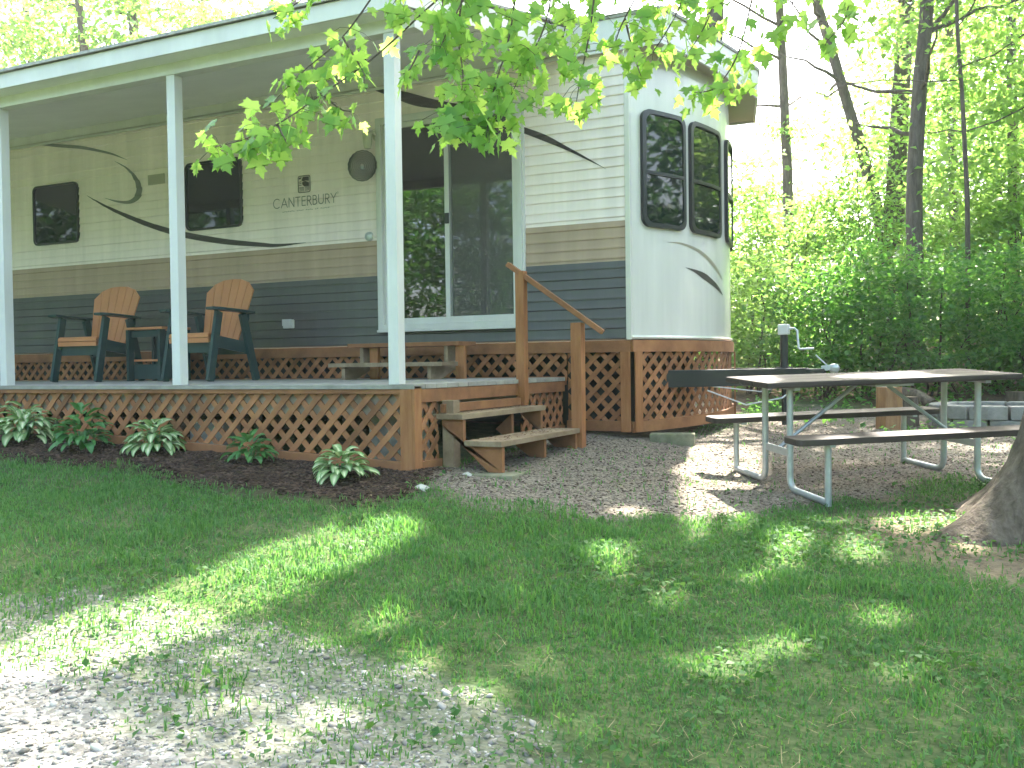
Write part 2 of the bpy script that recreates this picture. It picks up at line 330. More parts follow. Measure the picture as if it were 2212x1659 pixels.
def ground_mat():
    m = bpy.data.materials.new('ground_mix'); m.use_nodes = True; nt = m.node_tree; b = nt.nodes['Principled BSDF']; L = nt.links.new
    b.inputs['Roughness'].default_value = .95; b.inputs['Specular IOR Level'].default_value = .15
    tc = nt.nodes.new('ShaderNodeTexCoord')
    def noise(sc, c1, c2, lo=.35, hi=.65, det=6):
        n = nt.nodes.new('ShaderNodeTexNoise'); n.inputs['Scale'].default_value = sc; n.inputs['Detail'].default_value = det; n.inputs['Roughness'].default_value = .7; L(tc.outputs['Object'], n.inputs[0])
        r = nt.nodes.new('ShaderNodeValToRGB'); r.color_ramp.elements[0].position = lo; r.color_ramp.elements[1].position = hi
        r.color_ramp.elements[0].color = (*c1, 1); r.color_ramp.elements[1].color = (*c2, 1); L(n.outputs['Fac'], r.inputs[0]); return r.outputs[0]
    def vor(sc, c1, c2, c3):
        n = nt.nodes.new('ShaderNodeTexVoronoi'); n.inputs['Scale'].default_value = sc; L(tc.outputs['Object'], n.inputs[0])
        s = nt.nodes.new('ShaderNodeSeparateColor'); L(n.outputs['Color'], s.inputs[0])
        r = nt.nodes.new('ShaderNodeValToRGB'); e = r.color_ramp.elements; e[0].color = (*c1, 1); e[1].color = (*c3, 1); q = e.new(.5); q.color = (*c2, 1); L(s.outputs[0], r.inputs[0]); return r.outputs[0]
    def mix(a, c, an):
        at = nt.nodes.new('ShaderNodeAttribute'); at.attribute_name = an; mx = nt.nodes.new('ShaderNodeMix'); mx.data_type = 'RGBA'
        L(at.outputs['Fac'], mx.inputs[0]); L(a, mx.inputs[6]); L(c, mx.inputs[7]); return mx.outputs[2]
    lawn = noise(9, (.028, .058, .016), (.085, .105, .04))
    out = mix(lawn, vor(70, (.08, .065, .05), (.145, .122, .098), (.25, .215, .175)), 'dirt')
    out = mix(out, vor(55, (.165, .15, .125), (.25, .23, .195), (.37, .345, .30)), 'drive')
    out = mix(out, noise(40, (.016, .009, .006), (.06, .036, .025)), 'mulch')
    out = mix(out, noise(16, (.05, .032, .02), (.17, .115, .07)), 'woods')
    out = mix(out, noise(10, (.10, .08, .05), (.21, .165, .11)), 'root')
    L(out, b.inputs['Base Color'])
    n2 = nt.nodes.new('ShaderNodeTexVoronoi'); n2.inputs['Scale'].default_value = 45; L(tc.outputs['Object'], n2.inputs[0])
    bp = nt.nodes.new('ShaderNodeBump'); bp.inputs['Strength'].default_value = .7; bp.inputs['Distance'].default_value = .012
    L(n2.outputs['Distance'], bp.inputs['Height']); L(bp.outputs[0], b.inputs['Normal']); return m
g = np_mesh('ground', np.c_[gxx, gyy, gzz], GF, ground_mat(), attr={k: v for k, v in mk.items()}, smooth=True); tag(g, kind='structure')
from mathutils.bvhtree import BVHTree
def ghz(x, y):                                  # height on the built sheet (bilinear)
    i = np.clip(np.searchsorted(gx, x)-1, 0, nx-2); j = np.clip(np.searchsorted(gy, y)-1, 0, ny-2)
    fx = (x-gx[i])/(gx[i+1]-gx[i]); fy = (y-gy[j])/(gy[j+1]-gy[j]); Z = gzz.reshape(ny, nx)
    return (Z[j, i]*(1-fx)+Z[j, i+1]*fx)*(1-fy)+(Z[j+1, i]*(1-fx)+Z[j+1, i+1]*fx)*fy

# ------------------------------------------------------------------ PARK TRAILER
YW = 8.0; XC = -2.825; XL = -13.5; DX0, DX1, DZ0, DZ1 = -5.3955, -3.8366, .34, 2.38
Z_B, Z_CH, Z_TP, Z_TOP = .20, .8747, 1.2223, 2.86
tr = thing('park_trailer', 'long white park trailer with taupe and charcoal stripes, dark swooshes and bowed front', 'trailer', (-7, 9.5, float(gz(-7, 9.5))))
tr_loc = np.array(tr.location)
class LMB(MB):                                   # builds in world coordinates, stores relative to a thing
    def build(s, name, m, parent=None, **k):
        o = MB.build(s, name, m, parent, **k)
        if parent:
            mw = Matrix.Identity(4); q = parent
            chain = []
            while q: chain.append(q); q = q.parent
            for q in reversed(chain): mw = mw @ Matrix.LocRotScale(q.location, q.rotation_euler, q.scale)
            o.data.transform(mw.inverted())
        return o
PITCHZ = .0875
def sy(z):                                       # outer skin of the lapped siding
    t = ((z-Z_B) % PITCHZ)/PITCHZ
    if t < .12: return YW-.010
    return YW-.010+.010*max(0., (t-.12)/.88)**.8
def siding(pieces, name, m, tilt=0):
    mb = LMB()
    for x0, x1, z0, z1 in pieces:
        zs = [z0]; k = math.floor((z0-Z_B)/PITCHZ+1e-6)+1
        # profile points
        prof = [];  z = z0
        marks = sorted({z0, z1}|{Z_B+i*PITCHZ+o for i in range(-1, 40) for o in (-.0015, 0., PITCHZ*.12, PITCHZ*.35, PITCHZ*.62, PITCHZ*.85) if z0 < Z_B+i*PITCHZ+o < z1})
        for z in marks: prof.append((sy(z), z))
        vs = [(x, y, z) for y, z in prof for x in (x0, x1)]; fs = [(2*i, 2*i+1, 2*i+3, 2*i+2) for i in range(len(prof)-1)]
        mb.add(vs, fs)
    o = mb.build(name, m, tr); return o
siding([(XL, DX0, Z_TP, Z_TOP), (DX0, DX1, DZ1, Z_TOP), (DX1, XC, Z_TP, Z_TOP)], 'white_siding', M_siding)
siding([(XL, DX0, Z_CH, Z_TP), (DX1, XC, Z_CH, Z_TP)], 'taupe_siding', M_taupe)
siding([(XL, DX0, Z_B, Z_CH), (DX0, DX1, Z_B, DZ0), (DX1, XC, Z_B, Z_CH)], 'charcoal_siding', M_char)
BOW, YC_, YH = .42, 9.5, 1.5
def bx(y): return XC+BOW*(1-((y-YC_)/YH)**2)
def bown(y):                                     # outward normal in plan
    d = -2*BOW*(y-YC_)/YH**2; n = np.array([1., -d, 0]); return n/np.linalg.norm(n)
def capf(y, z, t): n = bown(y); return np.array([bx(y), y, z])+n*t
# front cap shell
mb = LMB(); ys = np.linspace(8.0, 11.0, 49)
vs = [capf(y, z, 0) for z in (Z_B, .9, 1.7, 2.7, Z_TOP) for y in ys]; n = len(ys)
mb.add(vs, [(i*n+k, i*n+k+1, (i+1)*n+k+1, (i+1)*n+k) for i in range(4) for k in range(n-1)])
mb.build('front_cap', M_gel, tr, smooth=True)
mb = LMB()                                       # back, far side, floor and roof deck close the body
mb.add([(XL, 8.02, Z_B), (XL, 11, Z_B), (XL, 11, Z_TOP), (XL, 8.02, Z_TOP)], [(0, 1, 2, 3)])
mb.add([(XL, 11, Z_B), (XC, 11, Z_B), (XC, 11, Z_TOP), (XL, 11, Z_TOP)], [(0, 1, 2, 3)])
fl = [(XL, 8.03), (XC, 8.03)]+[(bx(y)-.01, y) for y in ys[1:-1]]+[(XC, 10.99), (XL, 10.99)]
mb.prism(fl, lambda a, b, t: (a, b, t), Z_B+.002, Z_B+.06); mb.build('floor_pan', M_char, tr)
mb = LMB(); mb.box(XC-.035, XC+.012, YW-.022, YW+.02, Z_B-.01, 2.69); mb.build('corner_trim', M_gel, tr, bevel=.004)
mb = LMB(); pts = [capf(y, Z_B+.012, .004) for y in ys]; mb.tube(pts, .018, 6); mb.build('base_trim', M_gel, tr)
# roof with bowed overhang
OV = .33
def ovx(y): return float(np.interp(y, [7.93, 8.56, 9.5, 10.1, 11.1], [-2.50, -2.36, -2.21, -2.17, -2.25]))
out = [(XL-.2, 7.93)]+[(ovx(y), y) for y in (7.93, 8.3, 8.56, 9.0, 9.5, 10.1)]+[(-2.42, 11.1), (XL-.2, 11.1)]
mb = LMB(); mb.prism(out, lambda a, b, t: (a, b, t), 2.69, 2.70); mb.build('soffit', M_vent, tr)
n = len(out); inn_ = [(a-.02 if a > -5 else a+.02, b+(.02 if b < 9 else -.02)) for a, b in out]
mb = ring_mb(out, inn_, lambda a, b, t: (a, b, t), 2.665, 2.94); lm = LMB(); lm.v, lm.f = mb.v, mb.f; lm.build('fascia', M_white, tr)
mb = LMB(); o2 = [(a+(.015 if a > -5 else -.015), b+(-.015 if b < 9 else .015)) for a, b in out]
mb.prism(o2, lambda a, b, t: (a, b, t), 2.943, 2.97)
mb.add([(XL-.2, 7.9, 2.97), (XC+.2, 7.9, 2.97), (XC+.3, 9.5, 3.13), (XL-.2, 9.5, 3.13), (XC+.2, 11.1, 2.97), (XL-.2, 11.1, 2.97)], [(0, 1, 2, 3), (3, 2, 4, 5), (1, 4, 2), (0, 3, 5)])
mb.build('roof', M_roof, tr)
# wall windows
def wall_window(c4):
    q = [un_y(u, v, YW) for u, v in c4]; x0 = (q[0][0]+q[2][0])/2; x1 = (q[1][0]+q[3][0])/2; z1 = (q[0][2]+q[1][2])/2; z0 = (q[2][2]+q[3][2])/2
    f = lambda a, b, t: (a, YW-t, b); L = LMB(); m_ = ring_mb(rrect(x0, x1, z0, z1, .07), rrect(x0+.022, x1-.022, z0+.022, z1-.022, .052), f, -.01, .03); L.v, L.f = m_.v, m_.f
    w = L.build('window', M_blkframe, tr, smooth=True); L = LMB(); L.prism(rrect(x0+.02, x1-.02, z0+.02, z1-.02, .053), f, .008, .017); L.build('pane', M_glass, w)
wall_window([(74, 405.6), (171.5, 390.8), (77, 531), (172.8, 524.5)])
wall_window([(402, 354), (525, 339.5), (405, 498.8), (525, 490.7)])
# cap windows
def cap_window(y0, y1, z0=1.175, z1=2.195):
    def dense(pl):
        o = []
        for i in range(len(pl)):
            a, b = pl[i], pl[(i+1) % len(pl)]; k = max(1, int(math.hypot(a[0]-b[0], a[1]-b[1])/.06)); o += [(a[0]+(b[0]-a[0])*j/k, a[1]+(b[1]-a[1])*j/k) for j in range(k)]
        return o
    out = rrect(y0, y1, z0, z1, .085, 8); inn = [((y0+y1)/2+(a-(y0+y1)/2)*(1-.075/(y1-y0)), (z0+z1)/2+(b-(z0+z1)/2)*(1-.075/(z1-z0))) for a, b in out]
    # resample straight sides equally on both outlines
    o2, i2 = [], []
    for k in range(len(out)):
        a, b, c, d = out[k], out[(k+1) % len(out)], inn[k], inn[(k+1) % len(out)]; m_ = max(1, int(math.hypot(a[0]-b[0], a[1]-b[1])/.05))
        for j in range(m_): t = j/m_; o2.append((a[0]+(b[0]-a[0])*t, a[1]+(b[1]-a[1])*t)); i2.append((c[0]+(d[0]-c[0])*t, c[1]+(d[1]-c[1])*t))
    m_ = ring_mb(o2, i2, capf, -.01, .036); L = LMB(); L.v, L.f = m_.v, m_.f; w = L.build('window', M_blkframe, tr, smooth=True)
    L = LMB(); yy = np.linspace(y0+.03, y1-.03, 13); qa, qb = capf(y0+.02, 0, .028), capf(y1-.02, 0, .028); L.add([(q[0], q[1], z) for z in (z0+.03, z1-.03) for q in (qa, qb)], [(0, 1, 3, 2)]); L.build('pane', M_glass, w)
    L = LMB(); zm = z0+.46; L.add([capf(y, zm+dz, tt) for dz, tt in ((0, .02), (0, .038), (.028, .038), (.028, .02)) for y in yy], [(r_*13+k, r_*13+k+1, (r_+1)*13+k+1, (r_+1)*13+k) for r_ in range(3) for k in range(12)]); L.build('meeting_rail', M_blkframe, w)
for a, b in ((8.115, 8.65), (8.735, 9.385), (9.615, 10.265), (10.35, 10.885)): cap_window(a, b)
# swooshes follow the skin they are stuck on
def catmull(pts, n):
    p = np.array(pts, float); m = len(p); t = np.linspace(0, m-1, n); o = []
    for s in t:
        i = min(int(s), m-2); f = s-i; a, b, c, d = p[max(i-1, 0)], p[i], p[i+1], p[min(i+2, m-1)]
        o.append(.5*((2*b)+(-a+c)*f+(2*a-5*b+4*c-d)*f*f+(-a+3*b-3*c+d)*f**3))
    return np.array(o)
def cap_at(u, v):
    r = ray(u, v); lo, hi = 7.9, 10.3
    f = lambda y: r[0]/r[1]*y-bx(y)
    ysamp = np.linspace(lo, 10.05, 400); k = np.argmin(np.abs([f(y) for y in ysamp])); y = ysamp[k]; return (y, r[2]/r[1]*y)
def decal(name, m, pts, on='wall', n=110, k=14):
    c = catmull(pts, n); uv = c[:, :2]; w = np.maximum(c[:, 2], .15); d = np.gradient(uv, axis=0); d /= np.linalg.norm(d, axis=1)[:, None]; nn = np.c_[-d[:, 1], d[:, 0]]
    vs = []
    for i in range(n):
        for j in range(k+1):
            q = uv[i]+nn[i]*w[i]*(j/k-.5)
            if on == 'wall': p = un_y(q[0], q[1], YW-.008); vs.append((p[0], min(sy(p[2]-.004), sy(p[2]+.004))-.004, p[2]))
            else: y, z = cap_at(*q); vs.append(tuple(capf(y, z, .002)))
    L = LMB(); L.add(vs, [(i*(k+1)+j, i*(k+1)+j+1, (i+1)*(k+1)+j+1, (i+1)*(k+1)+j) for i in range(n-1) for j in range(k)]); L.build(name, m, tr)
decal('swoosh_decal', M_decal_g, [(-60, 330, 5), (19, 317, 6.5), (75, 311.5, 5), (130, 315, 7), (175, 318.5, 7), (210, 325, 5.5), (243, 333, 4), (276, 346, .3)])
decal('swoosh_decal', M_decal_g, [(247, 348, .4), (269, 360, 3), (286.5, 376, 6), (299, 398, 11), (300, 418, 13), (291, 431, 11), (276, 437, 7), (252, 435, 4), (227, 428, .4)])
decal('swoosh_decal', M_decal, [(187, 422, .4), (229.5, 446, 5), (283.5, 470.5, 9), (337.6, 490.7, 11), (400, 507.5, 13), (486, 521.8, 12), (567, 528.8, 9), (600, 530, 6.5), (662, 524, .4)], n=140)
decal('swoosh_decal', M_decal, [(776, 182, 1), (830, 197, 12), (870, 208, 22), (900, 217, 24), (935, 224, 20), (975, 229, 14), (1020, 233, 9)])
decal('swoosh_decal', M_decal, [(1131, 281, 13), (1174, 297, 14), (1222, 319.5, 8), (1270, 344, 4), (1309, 365, .4)])
decal('swoosh_decal', M_decal_t, [(1441, 523, .4), (1470, 526, 4), (1500, 537, 6), (1525, 555, 7), (1545, 578, 6), (1560, 604, 1)], 'cap')
decal('swoosh_decal', M_decal, [(1481, 578, .5), (1500, 585, 6), (1520, 596, 12), (1540, 612, 10), (1552, 625, 6), (1561, 638, .6)], 'cap')
# lettering in thin strokes
def arc(cx, cy, rx, ry, a0, a1, n=10): return [(cx+rx*math.cos(R(a0+(a1-a0)*i/n)), cy+ry*math.sin(R(a0+(a1-a0)*i/n))) for i in range(n+1)]
GL = {'C': (.86, [arc(.48, .5, .46, .5, 48, 312, 18)]), 'A': (.8, [[(0, 0), (.4, 1), (.8, 0)], [(.14, .33), (.66, .33)]]), 'N': (.72, [[(.04, 0), (.04, 1), (.68, 0), (.68, 1)]]),
 'T': (.62, [[(0, .97), (.62, .97)], [(.31, 0), (.31, .97)]]), 'E': (.5, [[(.48, .03), (.04, .03), (.04, .97), (.48, .97)], [(.04, .52), (.46, .52)]]),
 'R': (.56, [[(.04, 0), (.04, .97), (.26, .97)]+arc(.26, .73, .24, .24, 90, -90)+[(.04, .49)], [(.26, .49), (.56, 0)]]),
 'B': (.54, [[(.04, .03), (.04, .97), (.25, .97)]+arc(.25, .75, .2, .22, 90, -90)+[(.04, .53)], [(.25, .53)]+arc(.27, .28, .24, .25, 90, -90)+[(.04, .03)]]),
 'U': (.66, [[(.04, 1), (.04, .32)]+arc(.33, .32, .29, .3, 180, 360)+[(.62, 1)]]), 'Y': (.68, [[(0, 1), (.34, .48), (.68, 1)], [(.34, .48), (.34, 0)]])}
q0 = un_y(593, 453, YW); q1 = un_y(729, 436, YW); hz = un_y(600, 432, YW)[2]-un_y(600, 452, YW)[2]
tot = sum(GL[c][0]+.17 for c in 'CANTERBURY')-.17; scx = (q1[0]-q0[0])/tot; xx = q0[0]; zb_ = (q0[2]+q1[2])/2-.0
L = LMB()
def stroke(L, pl, w):
    for a, b in zip(pl[:-1], pl[1:]):
        a = np.array(a); b = np.array(b); d = b-a; ln = np.linalg.norm(d)
        if ln < 1e-6: continue
        d /= ln; nn = np.array([-d[1], d[0]])*w/2; a2 = a-d*w*.3; b2 = b+d*w*.3
        vs = [a2+nn, b2+nn, b2-nn, a2-nn]; L.add([(p[0], YW-.0165, p[1]) for p in vs], [(0, 1, 2, 3)])
for ch in 'CANTERBURY':
    wd, sts = GL[ch]
    for st in sts: stroke(L, [(xx+p[0]*scx, zb_+p[1]*hz) for p in st], .0088)
    xx += (wd+.17)*scx
for k in range(9): a = 360*k/8; 
stroke(L, [(xx+.0+.008*math.cos(R(45*k)), zb_+hz+.008*math.sin(R(45*k))) for k in range(9)], .003)
for k in range(26):                               # worn tag line, unreadable
    x_ = q0[0]+.12+k*.0245*((q1[0]-q0[0]-.2)/.637)
    if k in (7, 12, 17, 20): continue
    stroke(L, [(x_, zb_-.045), (x_+.012, zb_-.045+(.006 if k % 2 else .0))], .0055)
L.build('brand_lettering', M_decal_g, tr)
e0 = un_y(646, 418, YW); e1 = un_y(672, 378, YW); L = LMB()
cxm = lambda f: e0[0]+(e1[0]-e0[0])*f; czm = lambda f: e0[2]+(e1[2]-e0[2])*f
er = rrect(e0[0], e1[0], e0[2], e1[2], .022, 4); L2 = ring_mb(er, rrect(e0[0]+.007, e1[0]-.007, e0[2]+.007, e1[2]-.007, .016, 4), lambda a, b, t: (a, YW-.014-t, b), 0, .003); L.v, L.f = L2.v, L2.f
fz = lambda pl: L.add([(cxm(a), YW-.0172, czm(b)) for a, b in pl], [tuple(range(len(pl)))])
fz([(.3, .72), (.42, .92), (.9, .92), (.9, .66), (.62, .70), (.45, .66)]); fz([(.36, .62), (.6, .68), (.9, .56), (.9, .36), (.5, .36), (.36, .5)]); fz([(.08, .88), (.3, .9), (.22, .8), (.08, .8)])
for b in (.10, .17, .24, .30): fz([(.1, b), (.5, b-.012), (.5, b+.018), (.1, b+.03)]); fz([(.56, b+.01), (.92, b+.02), (.92, b+.05), (.56, b+.04)])
for b in (.42, .52, .62): fz([(.08, b), (.3, b+.015), (.3, b+.05), (.08, b+.035)])
L.build('emblem', M_decal, tr)
# fittings on the wall
p = un_y(213, 279, YW); p[2] = min(p[2], 2.755); L = LMB(); L.prism(rrect(p[0]-.04, p[0]+.04, p[2]-.022, p[2]+.022, .015), lambda a, b, t: (a, YW-.012-t, b), 0, .028); L.build('marker_light', M_amber, tr, bevel=.005)
p = un_y(340, 388, YW); L = LMB(); L.box(p[0]-.12, p[0]+.12, YW-.024, YW-.01, p[2]-.055, p[2]+.055)
for k in range(5): L.box(p[0]-.10, p[0]+.10, YW-.030, YW-.0235, p[2]-.04+k*.018, p[2]-.033+k*.018)
L.build('furnace_vent', M_vent, tr)
p = un_y(628, 700, YW); L = LMB(); L.box(p[0]-.055, p[0]+.055, YW-.06, YW-.005, p[2]-.045, p[2]+.045); ob = L.build('outlet_box', M_white, tr, bevel=.006)
L = LMB(); L.box(p[0]-.058, p[0]+.058, YW-.068, YW-.0602, p[2]-.02, p[2]+.047); L.build('cover_flap', M_white, ob, bevel=.003)
p = un_y(799, 511, YW); L = LMB(); prof = [(.001, .03), (.02, .028), (.042, .015), (.046, 0), (.046, -.02)]
L.add([(p[0]+r_*math.cos(2*math.pi*k/20), YW-.012-z_, p[2]+r_*math.sin(2*math.pi*k/20)) for r_, z_ in prof for k in range(20)], [(i*20+k, i*20+(k+1) % 20, (i+1)*20+(k+1) % 20, (i+1)*20+k) for i in range(4) for k in range(20)]); L.build('round_inlet', M_steel, tr, smooth=True)
# porch light
p = un_y(790, 300, YW-.12); lx, lz = p[0]+.02, p[2]
L = LMB(); L.lathe([(.055, .0), (.055, .012), (.03, .02)], (0, 0, 0), 16); L.v = [(lx+.045+a, YW-.012-c, lz+.045+b) for a, b, c in L.v]; pl_ = L.build('porch_light', M_cream, tr, smooth=True)
L = LMB(); L.tube([(lx+.045, YW-.02, lz+.045), (lx+.03, YW-.08, lz+.07), (lx, YW-.12, lz+.06)], .016, 8); L.lathe([(.046, .04), (.05, .055), (.04, .075), (.012, .09)], (lx, YW-.12, lz-.01), 16); L.build('lamp_arm', M_cream, pl_, smooth=True)
L = LMB(); L.lathe([(.012, -.095), (.034, -.088), (.044, -.03), (.047, .035)], (lx, YW-.12, lz-.005), 18); L.build('glass_shade', M_cream, pl_, smooth=True)
# sliding door
L = LMB(); fw = .048
L.box(DX0, DX0+fw, YW-.05, YW+.02, DZ0, DZ1); L.box(DX1-fw, DX1, YW-.05, YW+.02, DZ0, DZ1); L.box(DX0+fw, DX1-fw, YW-.05, YW+.02, DZ1-fw, DZ1); L.box(DX0+fw, DX1-fw, YW-.055, YW+.02, DZ0, DZ0+fw)
L.box(DX0-.02, DX0-.0005, YW-.035, YW, DZ0-.02, DZ1+.02); L.box(DX1+.0005, DX1+.02, YW-.035, YW, DZ0-.02, DZ1+.02); L.box(DX0-.02, DX1+.02, YW-.035, YW, DZ1+.0005, DZ1+.02); L.box(DX0-.02, DX1+.02, YW-.06, YW, DZ0-.022, DZ0-.0005)
door = L.build('sliding_door', M_white, tr, bevel=.003)
mx_ = un_y(966, 480, YW-.03)[0]; sw = .045
def leaf_frame(x0, x1, y, name):
    L = LMB(); z0, z1 = DZ0+fw+.001, DZ1-fw-.001; b = .06
    L.box(x0, x0+sw, y-.012, y+.012, z0, z1); L.box(x1-sw, x1, y-.012, y+.012, z0, z1); L.box(x0+sw, x1-sw, y-.012, y+.012, z1-sw, z1); L.box(x0+sw, x1-sw, y-.012, y+.012, z0, z0+b); return L.build(name, M_white, door, bevel=.002), (x0+sw, x1-sw, z0+b, z1-sw)
f1, q = leaf_frame(DX0+fw, mx_+.03, YW+.0, 'door_leaf'); L = LMB(); L.box(q[0], q[1], YW-.003, YW+.003, q[2], q[3]); L.build('door_glass', M_dglass, f1)
f2, q = leaf_frame(mx_-.02, DX1-fw, YW-.03, 'screen_panel'); L = LMB(); L.box(q[0], q[1], YW-.0302, YW-.0298, q[2], q[3]); L.build('screen', M_screen, f2)
L = LMB(); L.box(q[0]-.02, q[1]+.02, YW-.003, YW+.003, q[2], q[3]); L.build('door_glass', M_dglass, f2)
p = un_y(972, 471, YW-.045); L = LMB(); L.box(mx_-.012, mx_+.03, YW-.062, YW-.0425, p[2]-.05, p[2]+.05); L.build('handle', M_black, door, bevel=.005)
L = LMB(); x0, x1 = DX0-.3, DX1+.3       # room behind the glass
L.add([(x0, YW+.03, DZ0-.05), (x1, YW+.03, DZ0-.05), (x1, YW+1.4, DZ0-.05), (x0, YW+1.4, DZ0-.05), (x0, YW+.03, 2.6), (x1, YW+.03, 2.6), (x1, YW+1.4, 2.6), (x0, YW+1.4, 2.6)], [(0, 1, 2, 3), (4, 7, 6, 5), (1, 5, 6, 2), (2, 6, 7, 3), (3, 7, 4, 0)]); L.build('room', M_dark, tr)
L = LMB(); xs = np.linspace(mx_+.13, DX1+.02, 90); zz_ = (DZ0+.02, DZ1)
L.add([(x, YW+.075+.018*math.sin((x-mx_)*62)+.008*math.sin(x*140), z) for z in zz_ for x in xs], [(k, k+1, 90+k+1, 90+k) for k in range(89)]); L.build('curtain', M_curt, tr, smooth=True)
# hitch frame and jack
L = LMB(); hp = np.array([-1.50, 9.52, -.16])
L.bar((-2.78, 8.30, -.16), (-1.62, 9.46, -.16), .06, .155); L.bar((-2.78, 10.70, -.16), (-1.62, 9.58, -.16), .06, .155); L.box(-1.86, -1.44, 9.46, 9.58, -.20, -.09)
fr = L.build('hitch_frame', M_black, tr, bevel=.006)
L = LMB(); L.lathe([(.03, -.03), (.045, -.01), (.05, .02), (.04, .045), (.012, .055)], (-1.36, 9.52, -.10), 12); L.bar((-1.47, 9.52, -.09), (-1.33, 9.52, -.07), .07, .05); L.bar((-1.42, 9.50, -.06), (-1.52, 9.48, .04), .02, .012); L.build('coupler', M_steel, fr, smooth=False, bevel=.003)
L = LMB(); L.tube([(-1.80, 9.42, -.62), (-1.80, 9.42, -.05)], .026, 12); L.tube([(-1.80, 9.42, -.10), (-1.80, 9.42, .24)], .036, 14); L.box(-1.87, -1.73, 9.35, 9.49, -.088, -.07)
jk = L.build('tongue_jack', M_black, tr, smooth=True); L = LMB(); L.box(-1.85, -1.75, 9.37, 9.47, .235, .335); L.build('jack_head', M_white, jk, bevel=.012)
L = LMB(); L.tube([(-1.75, 9.40, .29), (-1.70, 9.40, .295), (-1.675, 9.40, .27), (-1.66, 9.39, .11), (-1.645, 9.38, .095), (-1.52, 9.38, .10)], .011, 8); L.build('crank_handle', M_steel, jk, smooth=True)
L = LMB(); L.tube([(-2.43, 9.0, -.28), (-2.1, 9.15, -.42), (-1.8, 9.3, -.36), (-1.6, 9.45, -.2)], .008, 6); L.tube([(-2.44, 9.1, -.24), (-2.0, 9.3, -.30), (-1.7, 9.45, -.22)], .006, 6); L.build('safety_chain', M_steel, fr)

# ------------------------------------------------------------------ LATTICE SKIRTING UNDER THE TRAILER
sk = thing('lattice_skirting', 'cedar lattice skirting that hides the underside of the park trailer', 'skirting', (-3, 8, -.66))
wallf = lambda s, z, t: (s, 8.035-t*1.0, z)
def skz(s): return -.60+(-.60+.50)*0 if s > -3.4 else -.60+(.07*(s+3.4)/-6)
L = LMB(); lattice(L, -14, -3.44, .09, (-.20, -.20), wallf); lattice(L, -3.43, XC-.04, .09, (-.52, -.53), wallf, ph=.03); L.build('lattice', M_cedar, sk)
# curved front run, arc length parameter
ysd = np.linspace(8.0, 11.0, 301); seg = np.r_[0, np.cumsum(np.hypot(np.diff([bx(y)*1 for y in ysd]), np.diff(ysd)))]
def s2y(s): return np.interp(s, seg, ysd)
def bowf(s, z, t): y = float(s2y(min(max(s, 0), seg[-1]))); return capf(y, z, t-.01)
L = LMB(); lattice(L, .06, seg[-1]-.05, .09, (-.53, -.46), bowf, step=10); L.build('front_lattice', M_cedar, sk)
def bowboard(z0, z1, t0, t1, name, zfun=None):
    L = LMB(); ss = np.linspace(-.005, seg[-1], 31); k = len(ss); vs = []
    for dz, t in ((0, t0), (0, t1), (1, t1), (1, t0)):
        for s in ss: f = s/seg[-1]; zz = (z0+(z1-z0)*dz)+(.07*f if zfun else 0); vs.append(capf(float(s2y(s)), zz, t))
    L.add(vs, [(r_*k+i, r_*k+i+1, ((r_+1) % 4)*k+i+1, ((r_+1) % 4)*k+i) for r_ in range(4) for i in range(k-1)]+[(0, k, 2*k, 3*k)]); return L.build(name, M_cedar, sk)
bowboard(.085, .188, .003, .03, 'top_rail'); bowboard(-.615, -.52, .003, .03, 'bottom_rail', True)
L = LMB(); L.box(-14, XC-.0, 7.985, 8.017, .085, .186); L.build('top_rail', M_cedar, sk, bevel=.003)
L = LMB(); L.box(-14, -3.44, 7.985, 8.017, -.20, -.125); L.build('bottom_rail', M_cedar, sk, bevel=.003)
L = LMB(); L.box(-3.43, XC-.0, 7.985, 8.017, -.605, -.515); L.build('bottom_rail', M_cedar, sk, bevel=.003)
L = LMB(); L.box(XC-.09, XC-.0, 7.970, 7.984, -.61, .086); L.build('corner_post', M_cedar_z, sk, bevel=.003)
for y_, wz in ((8.045, .085), (10.94, .08), (10.1, .06)):
    L = LMB(); L.bar(capf(y_, -.61+.02*(y_-8), .038), capf(y_, .086, .038), wz, .016, up=bown(y_)); L.build('corner_post', M_cedar_z, sk, bevel=.003)
L = LMB(); L.box(-14, -3.1, 8.5, 8.53, -.8, .18); L.build('shade_sheet', M_dark, sk)  # added dark sheet, its colour stands for the shade behind the lattice
L = LMB(); L.box(-3.13, -3.1, 8.531, 10.9, -.8, .18); L.build('shade_sheet', M_dark, sk)  # same for the bowed front, blocks the bright ground beyond

# ------------------------------------------------------------------ DECK
XD, YD, ZD = -3.457, 5.48, -.131; DL = -12.5
dk = thing('deck', 'raised cedar porch deck with lattice skirt beside the trailer', 'deck', (-6, 6.7, -.6))
L = LMB()
nb = 17
for k in range(nb): y0 = YD-.02+k*(8.0-YD)/nb; L.box(DL, XD+.02, y0, y0+(8.0-YD)/nb-.006, ZD-.032, ZD)
L.build('decking', M_deck, dk, bevel=.003)
L = LMB(); L.box(DL, XD-.005, YD+.03, YD+.07, ZD-.215, ZD-.034); L.build('rim_joist', M_joist, dk)
L = LMB(); L.box(XD-.075, XD-.035, YD+.075, 7.95, ZD-.215, ZD-.034); L.build('rim_joist', M_joist, dk)
for x in np.arange(-9.4, -3.6, .6):
    L = LMB(); L.box(x, x+.04, YD+.09, 7.9, ZD-.20, ZD-.036); L.build('joist', M_joist, dk)
zbt = lambda x: -.735+(-.55+.735)/(-7.6+3.46)*(x+3.46)
L = LMB(); lattice(L, DL, XD-.095, ZD-.035, (zbt(DL)+.09, zbt(XD)+.09), lambda s, z, t: (s, YD+.02-t, z), ph=.05); L.build('front_lattice', M_cedar, dk)
